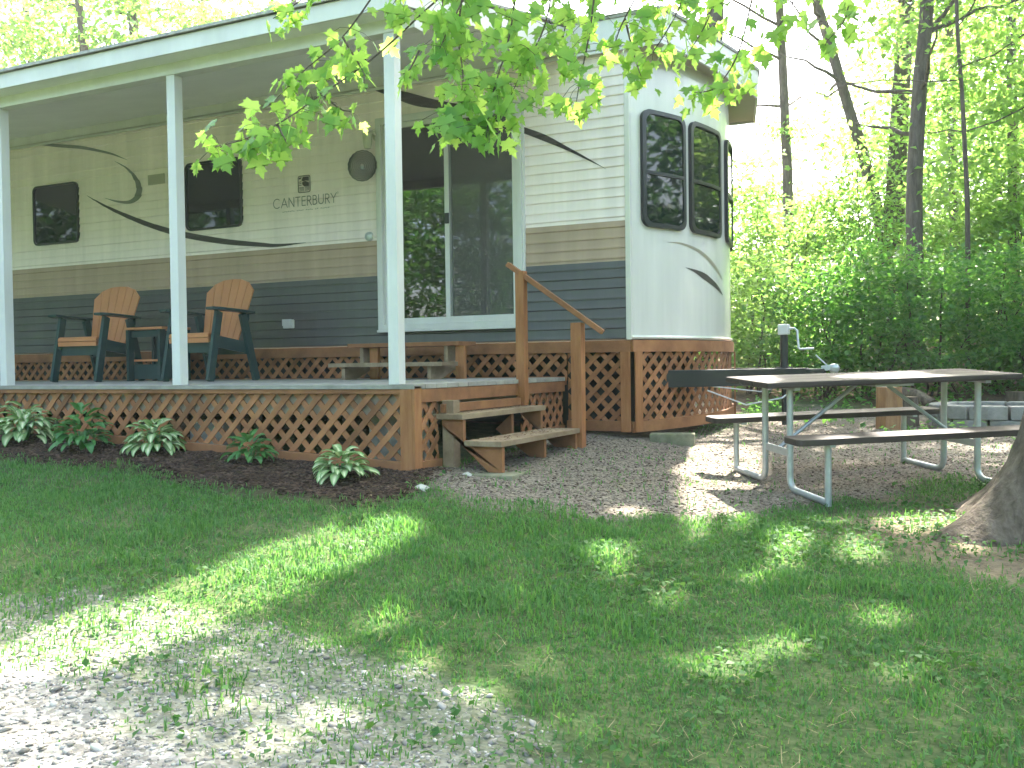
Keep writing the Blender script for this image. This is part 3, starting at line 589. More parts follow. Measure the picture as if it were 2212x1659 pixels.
L = LMB(); L.bar((DL, YD-.004, zbt(DL)+.042), (XD-.097, YD-.004, zbt(XD)+.046), .022, .085); L.build('bottom_rail', M_cedar, dk, bevel=.003)
L = LMB(); L.box(DL, XD-.0, YD-.012, YD+.022, ZD-.064, ZD-.033); L.build('edge_board', M_cedar, dk, bevel=.002)
L = LMB(); L.box(XD-.096, XD-.001, YD-.018, YD+.004, -.738, ZD-.01); L.build('corner_post', M_cedar_z, dk, bevel=.003)
L = LMB(); L.box(XD, XD+.02, YD-.018, YD+.075, -.738, ZD-.01); L.build('corner_post', M_cedar_z, dk, bevel=.003)
L = LMB(); L.box(XD-.0, XD+.018, YD+.08, 7.97, ZD-.125, ZD-.035); L.build('side_rail', M_cedar, dk, bevel=.003)
sf = lambda s, z, t: (XD-.012+t, s, z)
L = LMB(); lattice(L, YD+.08, 5.80, ZD-.127, (-.66, -.66), sf, ph=.05); L.build('side_lattice', M_cedar, dk)
L = LMB(); lattice(L, 7.12, 7.96, ZD-.127, (-.56, -.56), sf, ph=.02); L.build('side_lattice', M_cedar, dk)
L = LMB(); L.box(XD+.0, XD+.018, YD+.078, 5.82, -.725, -.65); L.build('side_bottom_rail', M_cedar, dk, bevel=.003)
L = LMB(); L.box(XD-.0, XD+.018, 7.1, 7.96, -.64, -.555); L.build('side_bottom_rail', M_cedar, dk, bevel=.003)
for x, y, w in ((-3.75, 5.75, .19), (-5.42, 5.72, .17), (-7.4, 5.72, .17), (-9.2, 5.72, .17)):
    L = LMB(); L.box(x-w, x+w, y-.09, y+.1, -.95, ZD-.22-(.0 if w > .18 else .06)); L.build('pier_block', M_conc, dk, bevel=.006)

# ------------------------------------------------------------------ PORCH ROOF ON POSTS
pr = thing('porch_roof', 'white porch roof on three square white posts attached to the trailer', 'porch roof', (-6, 6.6, ZD))
PXS = (-3.60, -5.555, -7.53, -9.55, -11.5); pw = .082
for x in PXS:
    L = LMB(); L.box(x-pw/2, x+pw/2, YD-.012, YD-.012+pw, ZD, 2.2); L.build('post', M_white, pr, bevel=.004)
ZBm, XR, YF = 2.2, -3.36, 5.285
L = LMB(); L.box(DL, XR-.03, YD-.02, YD+.085, ZBm, ZBm+.105); L.build('beam', M_white, pr, bevel=.004)
L = LMB(); L.box(DL, XR-.012, YF+.02, YD-.0205, 2.285, 2.295); L.build('eave_soffit', M_ceil, pr)
L = LMB(); L.add([(DL, YD+.03, 2.306), (XR-.02, YD+.03, 2.306), (XR-.02, 7.985, 2.80), (DL, 7.985, 2.80), (DL, YD+.03, 2.32), (XR-.02, YD+.03, 2.32), (XR-.02, 7.985, 2.815), (DL, 7.985, 2.815)], [(0, 3, 2, 1), (4, 5, 6, 7), (0, 1, 5, 4), (1, 2, 6, 5), (2, 3, 7, 6), (3, 0, 4, 7)]); L.build('ceiling', M_ceil, pr)
L = LMB(); L.box(DL, XR, YF, YF+.02, 2.283, 2.40); L.build('fascia', M_white, pr, bevel=.003)
L = LMB(); L.add([(XR-.011, YF+.02, 2.283), (XR-.011, 7.95, 2.70), (XR-.011, 7.95, 2.93), (XR-.011, YF+.02, 2.40), (XR+.008, YF+.02, 2.283), (XR+.008, 7.95, 2.70), (XR+.008, 7.95, 2.93), (XR+.008, YF+.02, 2.40)], [(0, 1, 2, 3), (7, 6, 5, 4), (0, 4, 5, 1), (1, 5, 6, 2), (2, 6, 7, 3), (3, 7, 4, 0)]); L.build('rake_board', M_white, pr)
L = LMB(); L.add([(DL, YF-.03, 2.403), (XR+.03, YF-.03, 2.403), (XR+.03, 7.9, 2.94), (DL, 7.9, 2.94), (DL, YF-.03, 2.425), (XR+.03, YF-.03, 2.425), (XR+.03, 7.9, 2.962), (DL, 7.9, 2.962)], [(0, 3, 2, 1), (4, 5, 6, 7), (0, 1, 5, 4), (1, 2, 6, 5), (2, 3, 7, 6), (3, 0, 4, 7)]); L.build('shingles', M_roof, pr)

# ------------------------------------------------------------------ STEPS
st = thing('deck_steps', 'cedar steps with one handrail going down from the deck to the gravel', 'steps', (-3.1, 6.45, -.72))
SY0, SY1 = 5.77, 7.14
for xf, z in ((-3.25, -.342), (-2.955, -.522)):
    L = LMB(); L.box(xf-.285, xf, SY0, SY1, z-.038, z); L.build('tread', M_old, st, bevel=.004)
for y in (SY0+.03, 6.6, SY1-.07):
    L = LMB(); pl = [(-3.43, -.2), (-3.43, -.42), (-3.07, -.735), (-2.965, -.735), (-2.965, -.562), (-3.262, -.562), (-3.262, -.382), (-3.43, -.382)] if y < 6 or y > 7 else [(-3.43, -.385), (-3.43, -.5), (-3.10, -.735), (-3.02, -.735), (-3.02, -.562), (-3.29, -.562), (-3.29, -.382)]
    L.prism(pl[1:], lambda a, b, t: (a, t, b), y, y+.038); L.build('stringer', M_cedar, st, bevel=.003)
L = LMB(); L.box(-3.436, -3.40, SY0+.02, 7.0, -.335, -.275); L.build('riser_board', M_cedar, st, bevel=.003)
L = LMB(); L.bar((-3.42, 7.065, -.34), (-3.42, 7.065, .74), .075, .075, up=(0, 1, 0)); L.build('handrail_post', M_cedar_z, st, bevel=.004)
L = LMB(); L.bar((-2.985, 7.19, -.735), (-2.985, 7.19, .315), .089, .089, up=(0, 1, 0)); L.build('handrail_post', M_cedar_z, st, bevel=.004)
L = LMB(); L.bar((-3.53, 7.05, .80), (-2.78, 7.21, .235), .088, .04); L.build('handrail', M_cedar, st, bevel=.005)
L = LMB(); L.bar((-3.39, 5.86, -.73), (-3.39, 5.86, -.25), .09, .09, up=(0, 1, 0)); L.build('support_post', M_old, st, bevel=.004)
def slab(name, label, x, y, z, wx, wy, h, rz):
    L = MB(); L.box(-wx/2, wx/2, -wy/2, wy/2, -.08, h); o = L.build(name, M_moss, None, bevel=.01); o.location = (x, y, z); o.rotation_euler = (0, 0, rz); return tag(o, label, 'paver')
slab('concrete_paver', 'flat concrete paver under the near foot of the deck steps', -3.02, 5.80, -.79, .36, .3, .055, .1)
slab('concrete_paver', 'flat concrete paver under the far handrail post of the deck steps', -3.04, 7.14, -.775, .34, .36, .042, -.08)
slab('concrete_block', 'grey concrete block on the ground below the front lattice corner', -2.50, 8.12, -.72, .38, .19, .10, .25)

ln = thing('landing_steps', 'two-tread wooden box step on the deck below the sliding door', 'steps', (-4.85, 7.5, ZD))
L = LMB(); L.box(-5.45, -4.25, 7.20, 7.48, ZD+.115, ZD+.152); L.build('tread', M_old, ln, bevel=.004)
L = LMB(); L.box(-5.45, -4.25, 7.50, 7.82, ZD+.295, ZD+.333); L.build('tread', M_cedar, ln, bevel=.004)
for x in (-5.33, -4.42):
    L = LMB(); L.prism([(7.24, ZD), (7.42, ZD), (7.7, ZD+.1), (7.80, ZD), (7.80, ZD+.295), (7.53, ZD+.295), (7.53, ZD+.115), (7.24, ZD+.115)][::1], lambda a, b, t: (t, a, b), x, x+.038); L.build('stringer', M_old, ln, bevel=.002)
for x in (-5.2, -4.28):
    L = LMB(); L.box(x-.04, x+.05, 7.56, 7.60, ZD, ZD+.294); L.build('leg', M_cedar_z, ln)

# ------------------------------------------------------------------ CHAIRS AND SIDE TABLE
def make_chair(name):
    t = thing(name, '', 'chair', (0, 0, 0), 0, 'tan and green porch chairs')
    L = MB(); prev = None; pr_ = [(-.40, .36), (-.405, .41), (-.40, .445), (-.37, .458), (-.26, .445), (-.16, .425), (-.06, .405), (.05, .39), (.14, .385)]
    for (y0, z0), (y1, z1) in zip(pr_[:-1], pr_[1:]):
        d = np.array([y1-y0, z1-z0]); d /= np.linalg.norm(d); e = d*.004; nn = np.array([-d[1], d[0]])*-.022
        a, b = np.array([y0, z0])+e, np.array([y1, z1])-e
        L.add([(x, q[0], q[1]) for q in (a, b, b+nn, a+nn) for x in (-.265, .265)], [(0, 1, 3, 2), (2, 3, 5, 4), (4, 5, 7, 6), (6, 7, 1, 0), (0, 2, 4, 6), (1, 7, 5, 3)])
    L.build('seat', M_tan, t)
    L = MB(); ns = 6
    def bp(s, h, tt): y = .12+h*.36; return (s, y+tt+.10*(s*s)*-1.0, .36+h*.93)
    for k in range(ns):
        a0, a1 = -1+2*k/ns, -1+2*(k+1)/ns; pts = []
        wd = lambda h: .21+.085*min(1, h/.62)
        top = lambda a: .69-.135*(abs(a)**2.8)
        pl = []
        hs = np.linspace(0, 1, 7)
        lft = [(a0*wd(h*top(a0))+.003, h*top(a0)) for h in hs]; am = (a0+a1)/2
        rgt = [(a1*wd(h*top(a1))-.003, h*top(a1)) for h in hs]
        vs = []
        for (sa, ha), (sb, hb) in zip(lft, rgt): vs += [bp(sa, ha, 0), bp(sb, hb, 0), bp(sa, ha, .02), bp(sb, hb, .02)]
        fs = []
        for i in range(6): b = 4*i; fs += [(b, b+1, b+5, b+4), (b+2, b+6, b+7, b+3), (b, b+4, b+6, b+2), (b+1, b+3, b+7, b+5)]
        fs += [(0, 2, 3, 1), (24, 25, 27, 26)]; L.add(vs, fs)
    L.build('backrest', M_tan, t)
    for s in (-1, 1):
        L = MB(); pl = [(.33-.065, -.43), (.33+.035, -.44), (.33+.075, -.36), (.33+.06, .1), (.33+.02, .30), (.33-.04, .30), (.33-.045, .1), (.33-.07, -.36)]
        L.prism([(s*a, b) for a, b in pl], lambda a, b, q: (a, b, q-.03*b), .655, .68); L.build('arm', M_green, t, bevel=.004)
        L = MB(); L.bar((s*.305, -.44, 0), (s*.305, -.27, .655), .038, .10, up=(0, 1, 0)); L.build('front_leg', M_green, t, bevel=.004)
        L = MB(); L.bar((s*.305, .36, 0), (s*.305, .13, .65), .038, .10, up=(0, 1, 0)); L.build('rear_leg', M_green, t, bevel=.004)
        L = MB(); L.bar((s*.275, -.36, .385), (s*.275, .30, .31), .02, .11); L.build('side_rail', M_green, t)
    L = MB(); L.box(-.27, .27, -.345, -.325, .27, .37); L.build('stretcher', M_green, t)
    L = MB(); L.bar((-.29, .26, .62), (.29, .26, .62), .025, .08); L.build('stretcher', M_green, t)
    L = MB(); L.bar((-.29, .21, .30), (.29, .21, .30), .025, .09); L.build('stretcher', M_green, t)
    for c in t.children: c.data.transform(Matrix.Diagonal((1.13 if c.name.startswith('backrest') else 1., .74, 1., 1.)))
    return t
ch = make_chair('porch_chair'); ch.location = (-6.80, 7.17, ZD); ch.rotation_euler = (0, 0, R(-4)); ch['label'] = 'tan and dark green porch chair nearer the sliding door, behind the middle post'
c2 = copy_tree(ch); c2.location = (-8.34, 7.17, ZD); c2.rotation_euler = (0, 0, R(2)); c2['label'] = 'tan and dark green porch chair farther left, beside the left window'
tb = thing('side_table', 'small two-shelf tan and green side table between the porch chairs', 'side table', (-7.78, 7.42, ZD))
L = MB()
for k in range(4): L.box(-.26, .26, -.2+k*.101, -.2+k*.101+.094, .525, .55)
L.build('table_top', M_tan, tb, bevel=.003)
L = MB()
for k in range(3): L.box(-.19, .19, -.15+k*.1, -.15+k*.1+.094, .20, .222)
L.build('shelf', M_tan, tb, bevel=.003)
for sx in (-1, 1):
    for s_ in (-1, 1):
        L = MB(); L.bar((sx*.22, s_*.17, 0), (sx*.22, s_*.17, .525), .035, .075, up=(0, 1, 0)); L.build('leg', M_green, tb, bevel=.003)
L = MB(); L.box(-.2, .2, -.165, -.145, .45, .52); L.build('apron', M_green, tb)
L = MB(); L.box(-.2, .2, .145, .165, .1, .52); L.build('back_panel', M_green, tb)
L = MB(); L.box(-.2, .2, -.14, .14, .02, .17); L.build('base_box', M_green, tb)

# wind spinner
sp_c = un_y(782.5, 358, YW-.12); sp = thing('wind_spinner', 'round dark metal wind spinner with scalloped rings hanging under the porch light', 'wind spinner', tuple(sp_c))
L = MB()
for k in range(8):
    r0 = .145-k*.016; a = R(14+k*7.5); n = 96; vs = []
    for i in range(n):
        th = 2*math.pi*i/n; rr = r0*(1+.055*abs(math.sin(th*9)))
        for w in (0, -.0118):
            q = (rr+w); x, z = q*math.cos(th), q*math.sin(th); vs.append((x*math.cos(a), x*math.sin(a), z))
    L.add(vs, [(2*i, 2*i+1, (2*i+3) % (2*n), (2*i+2) % (2*n)) for i in range(n)])
L.build('scalloped_rings', M_tin, sp); L = MB(); L.tube([(0, 0, .15), (0, 0, lz-.1-sp_c[2])], .0025, 5); L.build('hanging_wire', M_tin, sp)
L = MB(); L.lathe([(.001, -.022), (.016, -.014), (.02, 0), (.016, .014), (.001, .022)], (0, 0, -.02), 12); L.build('centre_ball', M_steel, sp, smooth=True)

# ------------------------------------------------------------------ PICNIC TABLE
pt = thing('picnic_table', 'brown plank picnic table with two benches on galvanised tube legs', 'picnic table')
c1, s1 = math.cos(.636), math.sin(.636); Rz = Matrix.Rotation(.636, 4, 'Z'); TX, TY = .0458, -.0187
pt.matrix_world = Matrix.Translation((-.7791, 7.1401, -.1152)) @ Rz @ Matrix.Rotation(TX, 4, 'X') @ Matrix.Rotation(TY, 4, 'Y') @ Matrix.Translation((0, 0, -.745))
def plank(mb, x0, x1, y0, y1, z1, th, r=.05): mb.prism([(a, b) for a, b in rrect(x0, x1, y0, y1, r, 4)], lambda a, b, t: (a, b, t), z1-th, z1)
H0 = .745; L = MB(); W_ = .70
for k, (r0, r1) in enumerate(((.07, .01), (.01, .01), (.01, .07))):
    y0 = -W_/2+k*W_/3; L.box(-.92 if k == 1 else -.92, .92, y0+.004, y0+W_/3-.004, H0-.04, H0)
L.build('tabletop', M_brown, pt, bevel=.012)
for sg in (-1, 1):
    L = MB(); y0, y1 = sorted((sg*.545, sg*.775)); plank(L, -.92, .92, y0, y1, H0-.319, .04, .05); L.build('bench_seat', M_brown, pt, bevel=.006)
for sx in (-1, 1):
    for sg in (-1, 1):
        x = sx*.69; L = MB(); pts = [(x, sg*.19, H0-.045), (x, sg*.19, .10)]
        for k in range(1, 6): a = R(90*k/5); pts.append((x, sg*(.19+.085*(1-math.cos(a))), .10-.078*math.sin(a)))
        pts += [(x, sg*.70, .021)]; L.tube(pts, .0215, 12); L.tube([(x, sg*.703, .0), (x, sg*.703, H0-.36)], .0205, 12); L.build('leg', M_steel, pt, smooth=True)
    L = MB(); L.box(x-.02, x+.02, -.30, .30, H0-.062, H0-.042); L.build('top_bracket', M_steel, pt, bevel=.003)
    L = MB(); L.box(x-.006, x+.006, -.19, .19, .235, .285); L.build('cross_bar', M_steel, pt, bevel=.002)
    for sg in (-1, 1): L = MB(); L.box(x-.02, x+.02, *sorted((sg*.55, sg*.76)), H0-.375, H0-.361); L.build('bench_bracket', M_steel, pt, bevel=.003)
    L = MB(); L.tube([(sx*.10, 0, H0-.055), (x-sx*.01, 0, .27)], .0135, 10); L.build('diagonal_brace', M_steel, pt, smooth=True)
L = MB(); L.box(-.14, .14, -.30, .30, H0-.058, H0-.042); L.build('centre_cleat', M_steel, pt)

# ------------------------------------------------------------------ FIRE RING, LOG STUMPS
def gpt(u, v): return un_g(u, v)
fc = (.02, 10.75); fzz = float(gz(*fc)); fr_ = thing('fire_ring', 'ring of grey concrete blocks two courses high behind the picnic table', 'fire pit', (fc[0], fc[1], fzz))
for c in range(2):
    for k in range(11):
        a0 = 2*math.pi*(k+.5*c)/11; n0, n1 = a0+.02, a0+2*math.pi/11-.02; ro = .62+(.0 if c == 0 else .015); L = MB()
        pl = [(ro*math.cos(n0), ro*math.sin(n0)), (ro*math.cos((n0+n1)/2)*1.03, ro*math.sin((n0+n1)/2)*1.03), (ro*math.cos(n1), ro*math.sin(n1)), (.44*math.cos(n1), .44*math.sin(n1)), (.44*math.cos(n0), .44*math.sin(n0))]
        L.prism(pl, lambda a, b, t: (a, b, t), -.04+.13*c, .09+.13*c-(.003 if c == 0 else 0)); L.build('block', M_block, fr_, bevel=.012)
def stump(label, u, vb, vt, wpx, d, m, tilt=(0, 0)):
    b = P(u, vb, d); px = FPX/d; r_ = wpx/px/2; h = (vb-vt)/px+.03; t = thing('log_stump', label, 'log', (b[0], b[1], b[2]-.03)); n = 22; L = MB(); prof = []
    jit = [1+.05*math.sin(k*2.1)+.04*random.uniform(-1, 1) for k in range(n)]
    vs = [(r_*jit[k]*(1.06-.08*i/4)*math.cos(2*math.pi*k/n), r_*jit[k]*(1.06-.08*i/4)*math.sin(2*math.pi*k/n), h*i/4) for i in range(5) for k in range(n)]
    L.add(vs, [(i*n+k, i*n+(k+1) % n, (i+1)*n+(k+1) % n, (i+1)*n+k) for i in range(4) for k in range(n)]+[tuple(range(n-1, -1, -1))]); L.build('bark', m, t)
    L = MB(); L.add([(r_*jit[k]*.99*math.cos(2*math.pi*k/n), r_*jit[k]*.99*math.sin(2*math.pi*k/n), h-.002) for k in range(n)]+[(0, 0, h+.006)], [(k, (k+1) % n, n) for k in range(n)]); L.build('cut_face', M_old, t); return t
stump('tall split orange-brown log standing on end behind the picnic table', 1921, 931, 836, 54, 9.75, M_logend)
stump('shorter dark log standing beside the tall orange-brown log', 1958, 928, 857, 48, 9.85, M_bark2)
stump('cut log standing behind the fire ring at the right edge', 2205, 892, 846, 62, 11.2, M_bark2)
a, b = P(1950, 846, 11.0), P(2015, 874, 10.6); L = MB(); L.tube([a, (a+b)/2+np.array([0, 0, .03]), b], [.06, .065, .06], 10); o = L.build('fallen_branch', M_bark2, None, smooth=True); tag(o, 'fallen dark branch lying on the ground behind the log stumps', 'branch')

# ------------------------------------------------------------------ HOSTAS
def hosta(label, u, v, rad, n, m, hgt, leafL, var, seed):
    r = np.random.default_rng(seed); b = un_g(u, v); t = thing('hosta' if var else 'leafy_perennial', label, 'plant', (b[0], b[1], float(ghz(b[0], b[1]))), 0, 'plants along the deck skirt')
    V, F, A = [], [], []; kl, kw = 7, 4
    for i in range(n):
        az = i*2.399+r.uniform(-.3, .3); f = math.sqrt((i+.5)/n); rr = rad*f*r.uniform(.75, 1.05); hh = hgt*(1-.72*f**1.6)*r.uniform(.6, 1.1)
        base = np.array([math.cos(az)*rr*.55, math.sin(az)*rr*.55, hh]); L_ = leafL*r.uniform(.75, 1.2); Wd = L_*(.23 if var else .21)
        el = .62-1.05*f+r.uniform(-.35, .35); roll = r.uniform(-.35, .35); out = np.array([math.cos(az), math.sin(az), 0]); side0 = np.array([-math.sin(az), math.cos(az), 0]); o0 = len(V)
        pos = base.copy()
        for j in range(kl+1):
            tt = j/kl; e = el+.15-1.15*tt*tt; d = out*math.cos(e)+np.array([0, 0, 1])*math.sin(e); nrm = -out*math.sin(e)+np.array([0, 0, 1])*math.cos(e); sd = side0*math.cos(roll)+nrm*math.sin(roll)
            w = Wd*(math.sin(math.pi*min(1, tt**.75*.97+.03))**.8)
            for k in range(kw+1):
                q = k/kw*2-1; wob = .10*Wd*math.sin(tt*9+i)*abs(q); V.append(pos+sd*w*q+nrm*(abs(q)*w*.35+wob)); A.append(max(0., 1-abs(q)*1.5)*(1 if .06 < tt < .93 else .1) if var else 0)
            if j < kl: pos = pos+d*L_/kl
        F += [(o0+j*(kw+1)+k, o0+j*(kw+1)+k+1, o0+(j+1)*(kw+1)+k+1, o0+(j+1)*(kw+1)+k) for j in range(kl) for k in range(kw)]
    np_mesh('foliage', np.array(V), np.array(F), m, t, {'cream': np.clip(np.array(A)*1.4, 0, 1)}, True)
    L = MB()
    for i in range(0, n, 3):
        az = i*2.399; L.tube([(0, 0, -.03), (math.cos(az)*rad*.2, math.sin(az)*rad*.2, hgt*.5)], .004, 5)
    L.build('stems', M_hosta_g, t)
hosta('cream and green hosta nearest the deck corner', 738, 1042, .24, 72, M_hosta_v, .18, .115, True, 1)
hosta('plain green leafy plant between the two right hostas', 540, 1012, .22, 60, M_hosta_g, .20, .11, False, 2)
hosta('wide cream and green hosta in the middle of the mulch bed', 335, 987, .31, 84, M_hosta_v, .22, .125, True, 3)
hosta('plain dark green leafy plant at the left of the mulch bed', 178, 980, .27, 70, M_hosta_g, .29, .13, False, 4)
hosta('cream and green hosta at the far left edge of the mulch bed', 55, 962, .33, 90, M_hosta_v, .27, .14, True, 5)

# ------------------------------------------------------------------ GROUND COVER (stuff)
def scatter(n, x0, x1, y0, y1, r): return r.uniform(x0, x1, n), r.uniform(y0, y1, n)
def in_view(x, y, z=None, m=800):
    z = gz(x, y) if z is None else z; p = np.stack([x, y, z], -1); d = p@FWD; u = PW/2+FPX*(p@RGT)/np.maximum(d, .05); v = PH/2-FPX*(p@UPV)/np.maximum(d, .05)
    return (d > .8) & (u > -m-200) & (u < PW+m+200) & (v < PH+800), u, v, d
def under(x, y): return ((x < XD+.03) & (y > YD-.02)) | ((y > 7.95) & (x < -2.6) & (y < 11))
r = np.random.default_rng(21)
x, y = scatter(900000, -8.5, 4, 1.6, 11.8, r); ok, u, v, d = in_view(x, y); mk_ = masks(x, y)
dens = (1-mk_['mulch'])*(1-mk_['root']*.85)*(1-mk_['dirt']*.97)*(1-mk_['drive']*.985)*(1-mk_['woods']*.97)*np.clip(.25+1.0*vnoise(x, y, .5, 31), .12, 1)
dens *= np.clip((7.0/np.maximum(d, 1))**1.1, .3, 1.25)*np.where(y > 7.6, .7, 1)
keep = ok & (r.random(len(x)) < dens*.75) & ~under(x, y)
x, y, d = x[keep], y[keep], d[keep]; n = len(x)
tuft = vnoise(x, y, .22, 33); tall = np.clip((tuft-.62)*4, 0, 1)
for (tu, tv, tr_) in ((870, 1150, .22), (1290, 1215, .2), (1225, 1195, .12), (1380, 1360, .2), (1020, 1230, .15), (1130, 1150, .2), (700, 1195, .2), (560, 1250, .2)):
    g0 = un_g(tu, tv); tall = np.maximum(tall, 1.5*np.exp(-((x-g0[0])**2+(y-g0[1])**2)/tr_**2*1.5))
h = (.016+.024*r.random(n)+.05*tall*r.random(n))*np.where(y > 6.2, .8, 1)*np.clip(.6+.12*(d-2), .6, 1); w = .0022+.0016*r.random(n)+.0006*np.maximum(d-3, 0)/3
az = r.uniform(0, 2*np.pi, n); lean = r.uniform(.1, .9, n); z = ghz(x, y)-.004; B = np.c_[x, y, z]; o = np.c_[np.cos(az), np.sin(az), np.zeros(n)]; s = np.c_[-np.sin(az), np.cos(az), np.zeros(n)]*w[:, None]; up = np.array([0, 0, 1.])
mid = B+up*(h*.6)[:, None]+o*(h*lean*.3)[:, None]; tip = B+up*(h*(1-.25*lean))[:, None]+o*(h*lean)[:, None]
V = np.stack([B-s, B+s, mid+s*.75, mid-s*.75, tip+s*.1, tip-s*.1], 1).reshape(-1, 3); k6 = np.arange(n)[:, None]*6
F = np.concatenate([k6+[0, 1, 2, 3], k6+[3, 2, 4, 5]]); o = np_mesh('lawn_grass', V, F, M_grass); tag(o, 'short green lawn grass growing between driveway and deck', 'grass', kind='stuff')
# broad weeds and clover in the lawn
x, y = scatter(60000, -5, 3.5, 1.8, 8.2, r); ok, u, v, d = in_view(x, y); mk_ = masks(x, y); pz = vnoise(x, y, .4, 41)
keep = ok & (r.random(len(x)) < np.clip((pz-.45)*3, 0, 1)*(1-mk_['mulch'])*(1-mk_['dirt']*.93)*(1-mk_['drive']*.9)*np.clip(.25+x*.2+.7, .15, 1)) & ~under(x, y); x, y = x[keep], y[keep]
C = np.c_[x, y, ghz(x, y)+.012+.022*r.random(len(x))]; V, F = leaf_cloud(C, .032, 1.1, .7, r=r); o = np_mesh('clover_weeds', V, F, M_weed); tag(o, 'low broad-leaved weeds and clover spread through the lawn', 'weeds', kind='stuff')
# dead stalks and fallen leaves
x, y = scatter(16000, -6, 3.5, 1.8, 8.2, r); ok, u, v, d = in_view(x, y); mk_ = masks(x, y); keep = ok & (r.random(len(x)) < (1-mk_['mulch'])*(1-mk_['drive']*.8)*.8*np.clip(vnoise(x, y, .6, 47)*1.6-.3, .05, 1)) & ~under(x, y); x, y = x[keep], y[keep]; n = len(x)
a = r.uniform(0, 6.28, n); ln_ = r.uniform(.02, .07, n); B = np.c_[x, y, ghz(x, y)+.008+.012*r.random(n)]; dd = np.c_[np.cos(a), np.sin(a), r.uniform(-.1, .5, n)]*ln_[:, None]; ss = np.c_[-np.sin(a), np.cos(a), np.zeros(n)]*.0013
V = np.stack([B-ss, B+ss, B+dd+ss*.5, B+dd-ss*.5], 1).reshape(-1, 3); M_straw = leafmat('dry_stalk', (.20, .15, .07), (.36, .29, .15), (.2, .15, .07), (.3, .25, .12), .2, .7)
o = np_mesh('dry_stalks', V, np.arange(4*n).reshape(n, 4), M_straw); tag(o, 'dead straw-coloured stalks lying among the lawn grass', 'dry grass', kind='stuff')
# stones
ico = bmesh.new(); bmesh.ops.create_icosphere(ico, subdivisions=1, radius=1.); ICV = np.array([q.co[:] for q in ico.verts]); ICF = np.array([[q.index for q in f.verts] for f in ico.faces]); ico.free()
def stones(name, label, x, y, size, m, flat=.6, sink=.3):
    n = len(x); a = r.uniform(0, 2*np.pi, n); sc = np.c_[r.uniform(.7, 1.3, n), r.uniform(.6, 1.1, n), r.uniform(.4, 1., n)*flat]*size[:, None]
    V = ICV[None]*(1+r.uniform(-.22, .22, (n, len(ICV), 1))); V = V*sc[:, None, :]; ca, sa = np.cos(a)[:, None], np.sin(a)[:, None]
    V = np.stack([V[..., 0]*ca-V[..., 1]*sa, V[..., 0]*sa+V[..., 1]*ca, V[..., 2]], -1); tlt = r.uniform(-.5, .5, n)[:, None]; V[..., 2] += V[..., 0]*tlt
    V += np.c_[x, y, ghz(x, y)+sc[:, 2]*(1-2*sink)*.6][:, None, :]; F = (ICF[None]+np.arange(n)[:, None, None]*len(ICV)).reshape(-1, 3)
    o = np_mesh(name, V.reshape(-1, 3), F, m); return tag(o, label, 'gravel', kind='stuff')
def stonemat(name, c1, c2, c3):
    m = bpy.data.materials.new(name); m.use_nodes = True; nt = m.node_tree; b = nt.nodes['Principled BSDF']; b.inputs['Roughness'].default_value = .9; b.inputs['Specular IOR Level'].default_value = .2
    g_ = nt.nodes.new('ShaderNodeNewGeometry'); rp = nt.nodes.new('ShaderNodeValToRGB'); e = rp.color_ramp.elements; e[0].color = (*c1, 1); e[1].color = (*c3, 1); q = e.new(.5); q.color = (*c2, 1)
    nt.links.new(g_.outputs['Random Per Island'], rp.inputs[0]); nt.links.new(rp.outputs[0], b.inputs['Base Color']); return m
x, y = scatter(95000, -5.5, .6, 1.5, 4.6, r); ok, u, v, d = in_view(x, y); mk_ = masks(x, y); fade = np.clip(mk_['drive']+.10*(vnoise(x, y, .3, 51) > .5)*np.clip(mk_['drive']*8, 0, 1), 0, 1)
keep = ok & (r.random(len(x)) < fade*.62); x, y = x[keep], y[keep]; sz = .0035+.008*r.random(len(x))**2+.010*(r.random(len(x)) > .965)
stones('driveway_gravel', 'pale grey loose gravel of the driveway at the lower left', x, y, sz, stonemat('gravel_stone', (.14, .128, .108), (.245, .228, .195), (.42, .395, .345)))
x, y = scatter(60000, -3.4, 2.8, 5.2, 10.5, r); ok, u, v, d = in_view(x, y); mk_ = masks(x, y); keep = ok & (r.random(len(x)) < mk_['dirt']*(1-mk_['mulch'])*np.clip(8/d-.45, .1, 1)*.75) & ~under(x, y)
x, y = x[keep], y[keep]; stones('gravel_chips', 'brownish gravel and bark chips between steps and picnic table', x, y, .004+.011*r.random(len(x))**2, stonemat('chip_stone', (.045, .032, .023), (.115, .09, .068), (.26, .22, .18)), .45)
x, y = scatter(26000, -9, -3.1, 4.6, 5.7, r); ok, u, v, d = in_view(x, y); mk_ = masks(x, y); keep = ok & (r.random(len(x)) < mk_['mulch']*.8) & ~((x < XD) & (y > YD-.03)); x, y = x[keep], y[keep]
o = stones('mulch_chips', 'dark brown shredded mulch in the bed along the deck', x, y, .007+.014*r.random(len(x)), stonemat('mulch_chip', (.015, .009, .006), (.045, .027, .018), (.10, .063, .044)), .35); o['category'] = 'mulch'
